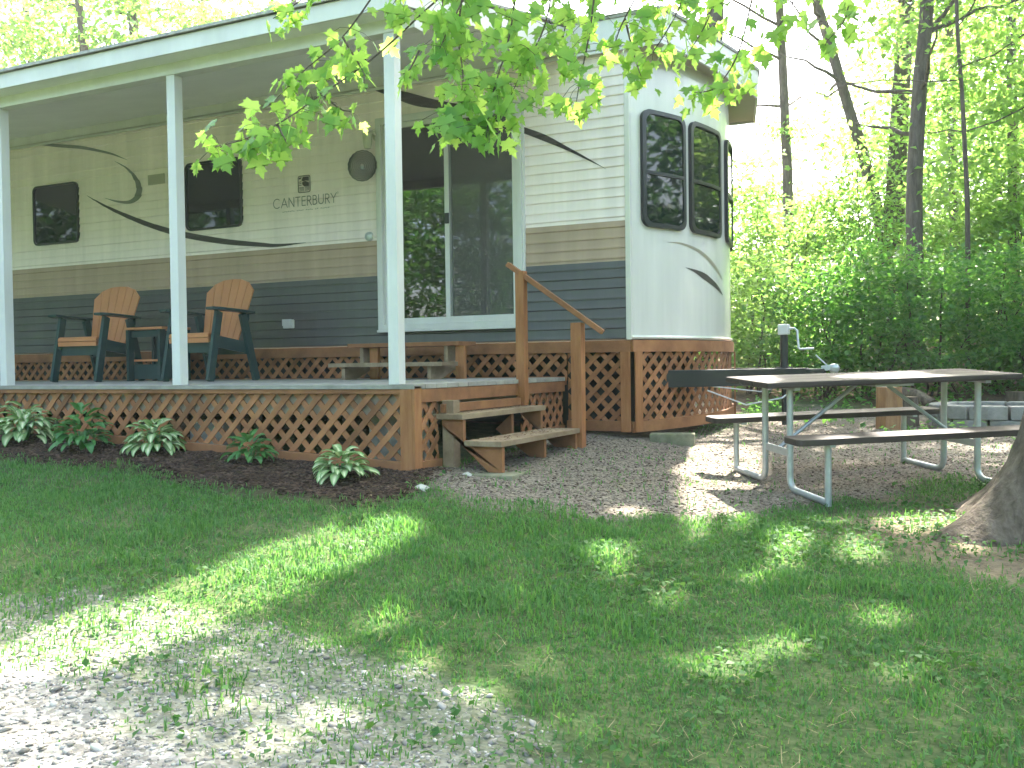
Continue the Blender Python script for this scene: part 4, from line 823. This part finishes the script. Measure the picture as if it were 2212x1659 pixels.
# litter on the treads
V, F = [], []
C = []
for xf, z_, m_ in ((-3.25, -.342, 90), (-2.955, -.522, 130)):
    C.append(np.c_[r.uniform(xf-.26, xf-.02, m_), r.uniform(SY0+.05, SY1-.08, m_), np.full(m_, z_+.006)])
C = np.concatenate(C); V, F = leaf_cloud(C, .02, 3., .5, r=r); o = np_mesh('leaf_litter', V, F, stonemat('litter', (.07, .03, .018), (.16, .09, .05), (.28, .20, .11))); tag(o, 'small dry brown leaf bits scattered over the deck step treads', 'litter', kind='stuff')
for (uu, vv, sz_) in ((905, 1052, .05), (1010, 1040, .045)): pass
def rock(label, u, v, s):
    b = un_g(u, v); L = MB(); V_ = ICV*np.array([1.2, .9, .55])*s*(1+r.uniform(-.2, .2, (len(ICV), 1))); L.add(V_, [tuple(f) for f in ICF]); o = L.build('rock', M_conc, None, bevel=.004); o.location = (b[0], b[1], b[2]+s*.25); tag(o, label, 'rock')
rock('grey fist-sized rock on the soil beside the deck corner', 909, 1062, .055); rock('small pale rock on the gravel in front of the concrete paver', 1010, 1030, .04)

# ------------------------------------------------------------------ TREES AND WOODS
LIT = []                                         # openings cut into the canopy so that sunlight falls on chosen spots
def sunflat(p): p = np.asarray(p, float); return p[..., :2]-SUND[:2]*(p[..., 2]/SUND[2])[..., None]
def lit_poly(pts, z=None):
    q = np.array([un_g(*p) if z is None else un_z(p[0], p[1], z) for p in pts]); LIT.append(sunflat(q))
def lit_spot(u, v, ru, rv, z=None, n=9): lit_poly([(u+ru*math.cos(2*math.pi*k/n)*random.uniform(.75, 1.2), v+rv*math.sin(2*math.pi*k/n)*random.uniform(.75, 1.2)) for k in range(n)], z)
lit_poly([(-200, 1390), (0, 1385), (150, 1330), (300, 1290), (450, 1225), (600, 1175), (740, 1130), (880, 1105), (930, 1150), (860, 1195), (740, 1245), (620, 1290), (500, 1330), (400, 1385), (260, 1430), (120, 1465), (0, 1490), (-300, 1530)])
for s_ in ((60, 1600, 90, 25), (250, 1560, 60, 20), (200, 1640, 70, 20), (380, 1590, 50, 16), (-100, 1640, 120, 30), (480, 1640, 50, 16), (100, 1700, 120, 25), (20, 1530, 80, 22)): lit_spot(*s_)
lit_poly([(1405, 985), (1450, 968), (1520, 950), (1590, 940), (1640, 950), (1650, 985), (1560, 1000), (1470, 1003)])
for s_ in ((1360, 1098, 55, 14), (1300, 1212, 45, 28), (1850, 1185, 45, 22), (2040, 1110, 60, 16), (1990, 1135, 45, 12), (1560, 1425, 90, 22), (1690, 1395, 60, 20), (1030, 1490, 60, 18), (830, 1330, 50, 15),
           (1120, 1300, 30, 10), (700, 1540, 60, 18), (620, 1600, 60, 18), (1240, 1560, 60, 15), (1900, 1330, 50, 14), (1790, 1120, 45, 12), (1700, 905, 70, 12), (1860, 925, 60, 10), (1760, 965, 60, 9), (2060, 960, 60, 10), (2150, 965, 40, 8),
           (1440, 1290, 35, 12), (1150, 1420, 40, 10), (930, 1420, 50, 14), (520, 1520, 60, 20), (1620, 1240, 30, 9), (1500, 1180, 26, 8), (2100, 1180, 30, 10), (1950, 1450, 50, 14)): lit_spot(s_[0], s_[1], s_[2]*(1.45 if s_[1] > 1150 else 1.1), s_[3]*(1.6 if s_[1] > 1150 else 1.15))
lit_spot(1740, 826, 55, 5, -.13); lit_spot(1960, 806, 70, 4, -.1); lit_spot(1890, 918, 130, 6, -.44); lit_spot(2020, 942, 120, 5, -.46)
for q in ((1560, 801), (1640, 799)): lit_spot(q[0], q[1], 60, 8, -.08)
BR = [sunflat(P(u, v, d)) for u, v, d in ((420, 340, 3.9), (430, 60, 4.4), (700, -120, 4.4), (1700, -120, 4.4), (1700, 120, 4.2), (1300, 300, 3.9), (1050, 380, 3.8), (700, 300, 3.9))]
def lit_keep(C, branch=.5):                      # True where foliage may hang
    q = sunflat(C); k = np.ones(len(C), bool)
    for pl in LIT: k &= ~inpoly(pl, q[:, 0], q[:, 1])
    b = inpoly(np.array(BR), q[:, 0], q[:, 1]); k &= ~(b & (vnoise(q[:, 0], q[:, 1], .36, 61) < .42))
    return k
def limb_pts(a, b, sag=0., n=7, wob=.06):
    a = np.array(a, float); b = np.array(b, float); L_ = np.linalg.norm(b-a)
    return [a+(b-a)*t+np.array([0, 0, -sag*math.sin(math.pi*t)])+rng.normal(size=3)*wob*L_*(.0 if t in (0, 1) else .35) for t in np.linspace(0, 1, n)]
# the big maple at the right edge -------------------------------------------
mt = thing('maple_tree', 'big maple at the right edge whose sunlit leafy branches hang across the top', 'tree', (.49, 5.93, float(gz(.49, 5.93))-.02))
b0 = np.array(mt.location); n = 110; L = LMB(); vs = []; hs = [-.15, 0, .05, .1, .15, .2, .26, .32, .38, .46, .54, .62, .72, .82, .95, 1.1, 1.3, 1.6, 2.0, 2.6, 3.6, 5.0, 7.0, 9.0]
for h_ in hs:
    for k in range(n):
        th = 2*math.pi*k/n; fl_ = math.exp(-max(h_, 0)/.30); rr = .33-.018*h_+fl_*(.42+.20*math.cos(5*th+.6)+.06*math.sin(3*th))
        rr *= 1+.02*math.sin(9*th+h_*3)+.035*abs(math.sin(17*th+1.5*math.sin(h_*4)))+.02*math.sin(31*th+h_*9)+rng.normal()*.008; vs.append((b0[0]+rr*math.cos(th)+.02*h_, b0[1]+rr*math.sin(th), b0[2]+h_))
L.add(vs, [(i*n+k, i*n+(k+1) % n, (i+1)*n+(k+1) % n, (i+1)*n+k) for i in range(len(hs)-1) for k in range(n)]); L.build('trunk', M_bark2, mt, smooth=True)
TW = [([(1120, -230, 4.6), (1000, -60, 4.4), (900, 40, 4.3), (800, 130, 4.2), (700, 200, 4.1), (610, 262, 4.0), (530, 300, 3.95), (462, 318, 3.9)], 46),
 ([(900, -150, 4.5), (820, -30, 4.4), (740, 80, 4.3), (660, 150, 4.2), (595, 215, 4.15)], 44), ([(760, -160, 4.5), (690, -40, 4.4), (630, 15, 4.35), (590, 40, 4.3)], 30), ([(990, -150, 4.4), (960, -30, 4.3), (955, 40, 4.2)], 34),
 ([(1040, -200, 4.3), (1005, -40, 4.2), (990, 70, 4.1), (1000, 170, 4.0), (985, 250, 3.95), (962, 275, 3.9)], 52), ([(1150, -200, 4.3), (1120, -60, 4.2), (1100, 80, 4.0), (1065, 200, 3.95), (1050, 300, 3.9)], 50),
 ([(1230, -200, 4.3), (1200, -60, 4.2), (1175, 60, 4.1), (1130, 150, 4.05), (1095, 225, 4.0)], 52), ([(1080, -160, 4.2), (1010, -20, 4.1), (970, 60, 4.05), (950, 105, 4.0)], 34),
 ([(1310, -200, 4.2), (1290, -60, 4.1), (1275, 60, 4.0), (1262, 130, 3.95), (1250, 190, 3.9), (1243, 235, 3.9)], 42), ([(1420, -200, 4.2), (1390, -50, 4.1), (1340, 60, 4.05), (1325, 110, 4.0)], 46),
 ([(1700, -200, 4.2), (1640, -60, 4.1), (1597, 108, 3.95), (1547, 187, 3.9), (1500, 200, 3.85)], 36), ([(1540, -200, 4.3), (1500, -60, 4.2), (1450, 50, 4.1), (1405, 120, 4.05)], 48), ([(1620, -180, 4.3), (1560, -60, 4.2), (1530, 40, 4.1), (1490, 110, 4.0)], 44),
 ([(1800, -200, 4.2), (1750, -80, 4.1), (1700, 30, 4.0), (1645, 100, 3.95)], 46), ([(1900, -200, 4.4), (1850, -60, 4.3), (1825, 40, 4.2), (1790, 85, 4.1)], 44), ([(1240, -120, 4.4), (1230, 0, 4.3), (1215, 90, 4.2)], 50),
 ([(1350, 40, 4.2), (1370, 120, 4.1), (1385, 165, 4.0)], 34), ([(740, 80, 4.2), (770, 130, 4.15), (790, 165, 4.1)], 26), ([(930, -150, 4.3), (880, -40, 4.25), (845, 15, 4.2)], 30), ([(905, 110, 4.1), (885, 150, 4.0), (870, 160, 4.0)], 8), ([(690, 200, 4.1), (735, 235, 4.05), (760, 240, 4.0)], 26), ([(600, 270, 4.0), (620, 310, 3.9)], 26), ([(1490, -150, 4.3), (1440, -40, 4.2), (1420, 20, 4.1)], 50)]
hub = [np.array([.35, 5.75, 2.6]), np.array([-.5, 5.0, 3.0]), np.array([-1.2, 4.4, 2.75])]
L = LMB(); L.tube(catmull([b0+np.array([.05, -.1, 2.9]), (.0, 5.5, 2.75), (-.7, 4.85, 2.75), (-1.5, 4.3, 2.5), (-2.3, 4.0, 2.25), (-2.9, 3.75, 2.1)], 24), list(np.linspace(.085, .014, 24)), 8)
L.tube(catmull([(-.2, 5.3, 2.75), (-.3, 4.6, 2.6), (-.6, 4.2, 2.3), (-1.0, 4.1, 2.1)], 14), list(np.linspace(.035, .01, 14)), 7)
bough = catmull([(.0, 5.5, 2.75), (-.7, 4.85, 2.75), (-1.5, 4.3, 2.5), (-2.3, 4.0, 2.25), (-2.9, 3.75, 2.1)], 60)
LV, LF = [], []
ml_r = np.random.default_rng(5)
# five-lobed leaf outline (x across, y along), base at origin
OUT = [(0, 0), (.10, -.03), (.30, -.10), (.33, .06), (.46, .08), (.38, .20), (.62, .44), (.42, .42), (.34, .50), (.24, .42), (.20, .60), (.28, .72), (.14, .74), (0, 1.05)]
OUTL = OUT+[(-a, b) for a, b in OUT[-2:0:-1]]; NL = len(OUTL)
def maple_leaf(p, tipdir, nrm, size):
    t = tipdir/np.linalg.norm(tipdir); nrm = nrm-t*(nrm@t); nrm /= np.linalg.norm(nrm); sd = np.cross(t, nrm); o = len(LV); cup = ml_r.uniform(-.1, .35); drp = ml_r.uniform(.0, .35)
    for a, b in OUTL+[(0, .42)]:
        LV.append(p+sd*a*size+t*b*size*(1-.1*drp)+nrm*size*(cup*abs(a)-drp*b*b*.5))
    c = o+NL; LF.extend([(c, o+k, o+(k+1) % NL) for k in range(NL)])
for pts, sp_ in TW:
    f0 = .52 if pts[0][0] == 1120 else (.38 if pts[0][0] == 900 else 0.)
    dn = .85 if pts[-1][0] > 1180 else 1.05
    w3 = np.array([P(*q) for q in pts]); cv = catmull(w3, 10*len(pts)); k0 = bough[np.argmin(((bough-cv[0])**2).sum(1))]
    if pts[0][1] < -100: L.tube([k0, (k0+cv[0])/2+np.array([0, 0, .08]), cv[0]], [.009, .007, .0055], 6)
    L.tube(cv, list(np.linspace(.0055, .0016, len(cv))), 5)
    ln = np.linalg.norm(np.diff(cv, axis=0), axis=1).sum(); nl = int(ln/.0165*sp_/44*dn*(1-f0))+3
    for i in range(nl):
        f = (i+ml_r.random())/nl; f = f0+(1-f0)*f**.85; c = cv[min(int(f*(len(cv)-1)), len(cv)-1)]; s3 = sp_*4.1/FPX
        off = ml_r.normal(size=3)*np.array([1, 1, .75])*s3*.62; off[2] -= .018; p = c+off
        if ml_r.random() < .35: L.tube([c, c+off*.6+np.array([0, 0, .012]), p], .0011, 4, cap=False)
        td = np.array([ml_r.normal()*.45, ml_r.normal()*.45, -1.]); nr = np.array([ml_r.normal()*.6-.1, ml_r.normal()*.6-.55, .75]); maple_leaf(p, td+np.array([off[0], off[1], 0])*4, nr, ml_r.uniform(.042, .100)*(.88 if dn < 1 else 1))
L.build('limbs', M_twig, mt, smooth=True)
V = np.array(LV)-b0; np_mesh('foliage', V, np.array(LF), M_maple, mt)
C = np.concatenate([clumps(70, (3.4, 3.0, 1.5), 60, .32, .4)+np.array([-1.2, 3.9, 4.6]), clumps(60, (3.4, 3.0, 1.6), 50, .35, .5)+np.array([1.8, 5.2, 5.0])])
C = C[lit_keep(C) & (C[:, 2] > 2.7+.42*np.maximum(0, (C@FWD)-4.2)) & (C[:, 2] > .44*(C@FWD)+.15)]; V, F = leaf_cloud(C, .13, .5, .8); np_mesh('upper_foliage', V-b0, F, M_maple, mt)
L = LMB()
for e in ((-2.2, 3.4, 4.6), (-.6, 2.6, 5.2), (1.0, 3.4, 5.6), (2.6, 5.6, 5.6), (-1.8, 5.0, 5.4), (.4, 7.2, 6.2)): L.tube(limb_pts((b0[0]+.08, b0[1], b0[2]+4.0+random.uniform(-.3, 1)), e, -.3), list(np.linspace(.08, .012, 7)), 7)
L.build('boughs', M_bark2, mt, smooth=True)

# canopy trees behind the trailer that filter the sun ------------------------------------
def tall_tree(label, x, y, h, zc, rad, lean=(0, 0), seed=0, n=11000, leaf=.17, group=None, trunk_r=.17, lit=True):
    rr = np.random.default_rng(seed); g0 = float(gz(x, y)); t = thing('woodland_tree', label, 'tree', (x, y, g0-.05), 0, group); b = np.array(t.location)
    L = LMB(); tp = np.array([x+lean[0], y+lean[1], g0+h]); L.tube(limb_pts((x, y, g0-.1), tp, 0, 10, .015), list(np.linspace(trunk_r*1.1, trunk_r*.25, 10)), 12)
    for k in range(8):
        f = rr.uniform(.5, .92); q = np.array([x, y, g0])+(tp-np.array([x, y, g0]))*f; a = k*2.4; L.tube(limb_pts(q, q+np.array([math.cos(a)*rad[0]*.75, math.sin(a)*rad[1]*.75, rr.uniform(.3, 1.4)]), -.1), list(np.linspace(trunk_r*.3, .012, 7)), 6)
    L.build('trunk', M_bark, t, smooth=True)
    C = clumps(int(n/70), rad, 70, .42, .45, rr, .15)+np.array([x+lean[0]*.8, y+lean[1]*.8, zc])
    if lit: C = C[lit_keep(C)]
    C = C[C[:, 2] > g0+.6]; V, F = leaf_cloud(C, leaf, .55, .6, r=rr); np_mesh('crown', V-b, F, M_wood1, t); return t
tall_tree('tall woodland tree rising behind the roof near its right end', -3.6, 13.2, 11, 10.0, (4.2, 3.6, 2.6), (.5, 0), 101, 15000)
tall_tree('tall woodland tree spreading over the front of the trailer', .6, 12.9, 11.5, 10.4, (4.4, 3.8, 2.8), (-.2, 0), 102, 16000)
tall_tree('tall woodland tree standing back beyond the fire ring', 4.4, 14.0, 11.5, 10.4, (3.8, 3.6, 2.8), (0, 0), 103, 11000)
tall_tree('tall woodland tree standing well back behind the trailer', -1.4, 17.2, 13, 12.4, (4.4, 3.6, 2.6), (0, 0), 104, 13000)

# trees one can see
def seen_tree(label, pts, rpx, crown=None, name='woodland_tree', n=6000, leaf=.12, seed=0, limbs=5, mat_=None):
    """pts: trunk line as (u, v, depth); the base drops to the ground"""
    rr = np.random.default_rng(seed); w = [P(*q) for q in pts]; g0 = w[0]; gb = np.array([g0[0], g0[1], float(gz(g0[0], g0[1]))]); t = thing(name, label, 'tree', tuple(gb-np.array([0, 0, .05]))); b = np.array(t.location)
    cv = catmull([gb-np.array([0, 0, .05])]+w, 26); rad0 = rpx*pts[0][2]/FPX; L = LMB(); rs = [rad0*(1.25 if i == 0 else 1.0-.35*i/25) for i in range(26)]; L.tube(cv, rs, 12)
    for k in range(limbs):
        q = cv[int(26*rr.uniform(.45, .95))]; a = rr.uniform(0, 6.28); ln = rr.uniform(.8, 2.0); L.tube(limb_pts(q, q+np.array([math.cos(a)*ln, math.sin(a)*ln, rr.uniform(.2, .9)]), 0, 6), list(np.linspace(rad0*.3, .008, 6)), 6)
    L.build('trunk', mat_ or M_bark, t, smooth=True)
    for (cu, cv_, cd, rx, ry, rz_, nn) in crown or []:
        C = clumps(int(nn/60)+1, (rx, ry, rz_), 60, .34, .4, rr, .1)+P(cu, cv_, cd); C = C[C[:, 2] > gz(C[:, 0], C[:, 1])+.2]; V, F = leaf_cloud(C, leaf, .6, .58, r=rr); np_mesh('crown', V-b, F, M_wood1, t)
    return t
seen_tree('straight grey-brown trunk rising out of the bushes at the right', [(1978, 640, 13), (1975, 420, 13), (1986, 200, 13), (2005, -40, 13), (2015, -500, 13)], 19.5, [(2010, 120, 14, 1.3, 1.2, 1.0, 1100), (2080, -260, 14, 2.4, 2, 1.2, 2600)], seed=1)
seen_tree('dark crooked trunk leaning left beyond the hitch', [(1905, 520, 16), (1860, 320, 16), (1838, 250, 16), (1800, 120, 16), (1755, -30, 16), (1720, -200, 16)], 14, [(1890, 360, 16.4, 1.0, 1.2, .7, 700), (1740, -180, 16, 1.6, 2, 1.0, 1500)], seed=2)
seen_tree('slim dark trunk just right of the trailer roof corner', [(1702, 420, 17), (1697, 290, 17), (1690, 130, 17), (1680, -60, 17), (1672, -260, 17)], 12, [(1760, 310, 17.5, .9, 1., .4, 380), (1690, -220, 17, 1.8, 2, 1.0, 1500)], seed=3)
seen_tree('thin dark trunk to the right of the straight grey-brown trunk', [(2062, 500, 18), (2056, 260, 18), (2050, 60, 18), (2046, -120, 18)], 11, [(2120, 160, 19, 2.4, 1.6, 2.0, 3600), (2110, -120, 19, 2.6, 1.8, 1.6, 2600)], seed=4)
seen_tree('slender bent sapling with pale side twigs at the right', [(2090, 470, 12.4), (2085, 340, 12.4), (2078, 200, 12.4), (2068, 60, 12.4), (2064, -100, 12.4)], 5.5, [(2150, 230, 12.9, 1.0, .9, 1.3, 1500), (2180, 60, 12.6, 1.2, 1., .8, 1300)], seed=5, limbs=7)
seen_tree('shadowed trunk at the far right edge', [(2190, 560, 15), (2188, 300, 15), (2184, 80, 15), (2186, -140, 15)], 13, [(2190, 200, 16, 1.9, 1.4, 2.4, 3600), (2260, 400, 15, 1.6, 1.3, 1.5, 2200)], seed=6)
seen_tree('forked trunk above the roof at the far left', [(182, 140, 19), (178, 90, 19), (172, 20, 19), (160, -60, 19), (150, -200, 19)], 10, [(120, 80, 20, 3.4, 2, 1.7, 2700), (250, 40, 19.5, 2.2, 2, 1.2, 1500)], seed=7, leaf=.15)
seen_tree('leaning trunk above the roof between the posts', [(290, 110, 20), (286, 40, 20), (283, -40, 20), (276, -200, 20)], 11, [(330, 50, 21, 3.2, 2, 1.5, 2300), (470, 20, 20, 2.4, 2, 1.2, 1700)], seed=8, leaf=.15)
for i, (u_, v_, d_, rx, rz_, nn) in enumerate(((40, 60, 24, 4, 2.6, 1900), (420, 70, 25, 4, 2.2, 1900), (620, 30, 23, 3.0, 1.6, 1500), (-140, 60, 22, 4, 3, 2600))):
    seen_tree('leafy woodland tree far behind the trailer roof', [(u_+30, 200, d_), (u_+20, 60, d_), (u_, -160, d_)], 9, [(u_, v_, d_, rx, 2, rz_, nn)], seed=20+i, leaf=.17, limbs=3)['group'] = 'woodland trees far behind the roof'
# understorey bushes
def bush(label, u, vtop, d, wpx, seed, m, n=5200, leaf=.085, dense=1.):
    rr = np.random.default_rng(seed); top = P(u, vtop, d); gzb = float(gz(top[0], top[1])); h = top[2]-gzb; w = wpx*d/FPX/2; t = thing('woodland_bush', label, 'bush', (top[0], top[1], gzb-.03), 0, 'bushes along the edge of the woods'); b = np.array(t.location)
    nc = int(n/46); c = ellip(nc, (w, w*.75, h*.56), rr, .45); c[:, 2] += h*.5; c = c[c[:, 2] > .12]; pts = []
    for q in c: k = int(46*rr.uniform(.5, 1.5)); pts.append(q+rr.normal(size=(k, 3))*np.array([.26, .26, .07])*rr.uniform(.6, 1.3))
    C = np.concatenate(pts); C = C[C[:, 2] > .05]; V, F = leaf_cloud(C, leaf, .75, .52, .3, rr); np_mesh('foliage', V, F, m, t); L = MB()
    for k in range(7):
        q = c[rr.integers(len(c))]; L.tube(limb_pts((rr.normal()*.12, rr.normal()*.12, 0), q, -.1, 6), list(np.linspace(.018, .005, 6)), 5)
    L.build('stems', M_twig, t); return t
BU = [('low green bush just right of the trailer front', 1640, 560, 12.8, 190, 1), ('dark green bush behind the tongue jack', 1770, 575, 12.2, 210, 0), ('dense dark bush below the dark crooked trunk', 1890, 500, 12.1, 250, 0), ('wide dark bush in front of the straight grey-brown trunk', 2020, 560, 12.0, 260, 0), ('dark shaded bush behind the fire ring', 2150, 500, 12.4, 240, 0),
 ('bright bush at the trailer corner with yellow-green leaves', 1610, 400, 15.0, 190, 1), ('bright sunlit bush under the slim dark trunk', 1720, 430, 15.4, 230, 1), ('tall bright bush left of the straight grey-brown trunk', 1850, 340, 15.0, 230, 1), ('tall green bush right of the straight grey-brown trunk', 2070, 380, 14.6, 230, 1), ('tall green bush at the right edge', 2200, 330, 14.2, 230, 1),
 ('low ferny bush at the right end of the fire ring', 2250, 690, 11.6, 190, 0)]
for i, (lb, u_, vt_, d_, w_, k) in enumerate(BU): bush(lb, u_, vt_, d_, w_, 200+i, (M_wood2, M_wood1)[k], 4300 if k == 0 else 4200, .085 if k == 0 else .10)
# the far woods read as one mass
rr = np.random.default_rng(77); C = []
for (u_, v_, d_, rx, rz_, nn) in ((1640, 560, 21, 2.4, 1.6, 2600), (1800, 540, 22, 3, 1.5, 3000), (1950, 460, 22, 2.4, 2.2, 3400), (2120, 300, 23, 3, 4, 8000), (2210, 480, 20, 2.2, 2.6, 4200), (1560, 600, 24, 2.4, 1.6, 1600), (2040, 120, 25, 2, 2.4, 3000), (2330, 200, 22, 3, 4, 3600), (1990, 620, 19, 3.2, 1.6, 3200), (1750, 640, 18, 3, 1.3, 3200), (2480, 420, 13.5, 1.8, 2.6, 4200), (1770, 300, 24, 2.6, 1.6, 900), (1660, 420, 22, 1.4, 1.0, 600)):
    C.append(clumps(int(nn/60), (rx, 1.6, rz_), 60, .4, .4, rr, .1)+P(u_, v_, d_))
C = np.concatenate(C); C = C[C[:, 2] > gz(C[:, 0], C[:, 1])+.1]; V, F = leaf_cloud(C, .16, .6, .6, r=rr); o = np_mesh('far_woods', V, F, M_wood1); tag(o, 'bright green foliage of the woods far behind the bushes', 'woods', kind='stuff')
# leaf litter plants on the woodland floor
x, y = scatter(5000, -2.6, 5, 9.4, 14, r); k = r.random(len(x)) < np.clip((vnoise(x, y, .5, 71)-.45)*3, 0, 1); x, y = x[k], y[k]; C = np.c_[x, y, ghz(x, y)+.03+.1*r.random(len(x))]; V, F = leaf_cloud(C, .07, 1., .6, r=r); o = np_mesh('ground_cover', V, F, M_wood2); tag(o, 'low green ground cover on the woodland floor behind the table', 'ground cover', kind='stuff')
rr = np.random.default_rng(91); C = []
for a in np.linspace(-215, 40, 40):
    d_ = rr.uniform(15, 18); q = np.array([math.cos(R(a))*d_-1.5, math.sin(R(a))*d_+2, 0.]); q[2] = float(gz(q[0], q[1]))
    C.append(clumps(34, (2.0, 2.0, 2.8), 60, .5, .45, rr, .1)+q+np.array([0, 0, 2.4]))
    if a < -78: C.append(clumps(44, (2.2, 2.0, 2.3), 60, .5, .45, rr, .1)+q+np.array([0, 0, 6.0]))
for b_ in range(27, 112, 5):
    q = np.array([-2.5+10.5*math.sin(R(b_)), 8.5+10.5*math.cos(R(b_)), 0.]); q[2] = float(gz(q[0], q[1])); C.append(clumps(34, (1.4, 1.4, 3.0), 60, .4, .45, rr, .1)+q+np.array([0, 0, 2.8]))
C = np.concatenate(C); C = C[C[:, 2] > gz(C[:, 0], C[:, 1])+.1]; q = C@FWD; C = C[~((q > 1) & (np.abs(C@RGT) < q*.62))]; V, F = leaf_cloud(C, .24, .6, .6, r=rr); o = np_mesh('woods_across_drive', V, F, M_wood2); tag(o, 'woods across the drive that mirror in the dark windows', 'woods', kind='stuff')


# ------------------------------------------------------------------ thin added volume standing in for milky glare, lifts the darks
L = MB(); L.box(-72, 72, -52, 92, float(gzz.min())-1.0, 16.5); hz_ = L.build('veil', bpy.data.materials.new('veil_volume')); tag(hz_, 'thin added haze in the air of the whole clearing', 'veil', kind='stuff')
hm = hz_.data.materials[0]; hm.use_nodes = True; hn = hm.node_tree; hn.nodes.remove(hn.nodes['Principled BSDF']); pv = hn.nodes.new('ShaderNodeVolumePrincipled')
pv.inputs['Color'].default_value = (.93, .97, .95, 1); pv.inputs['Density'].default_value = .0014; pv.inputs['Anisotropy'].default_value = .3
hn.links.new(pv.outputs[0], hn.nodes['Material Output'].inputs['Volume'])
scene.cycles.volume_bounces = 1
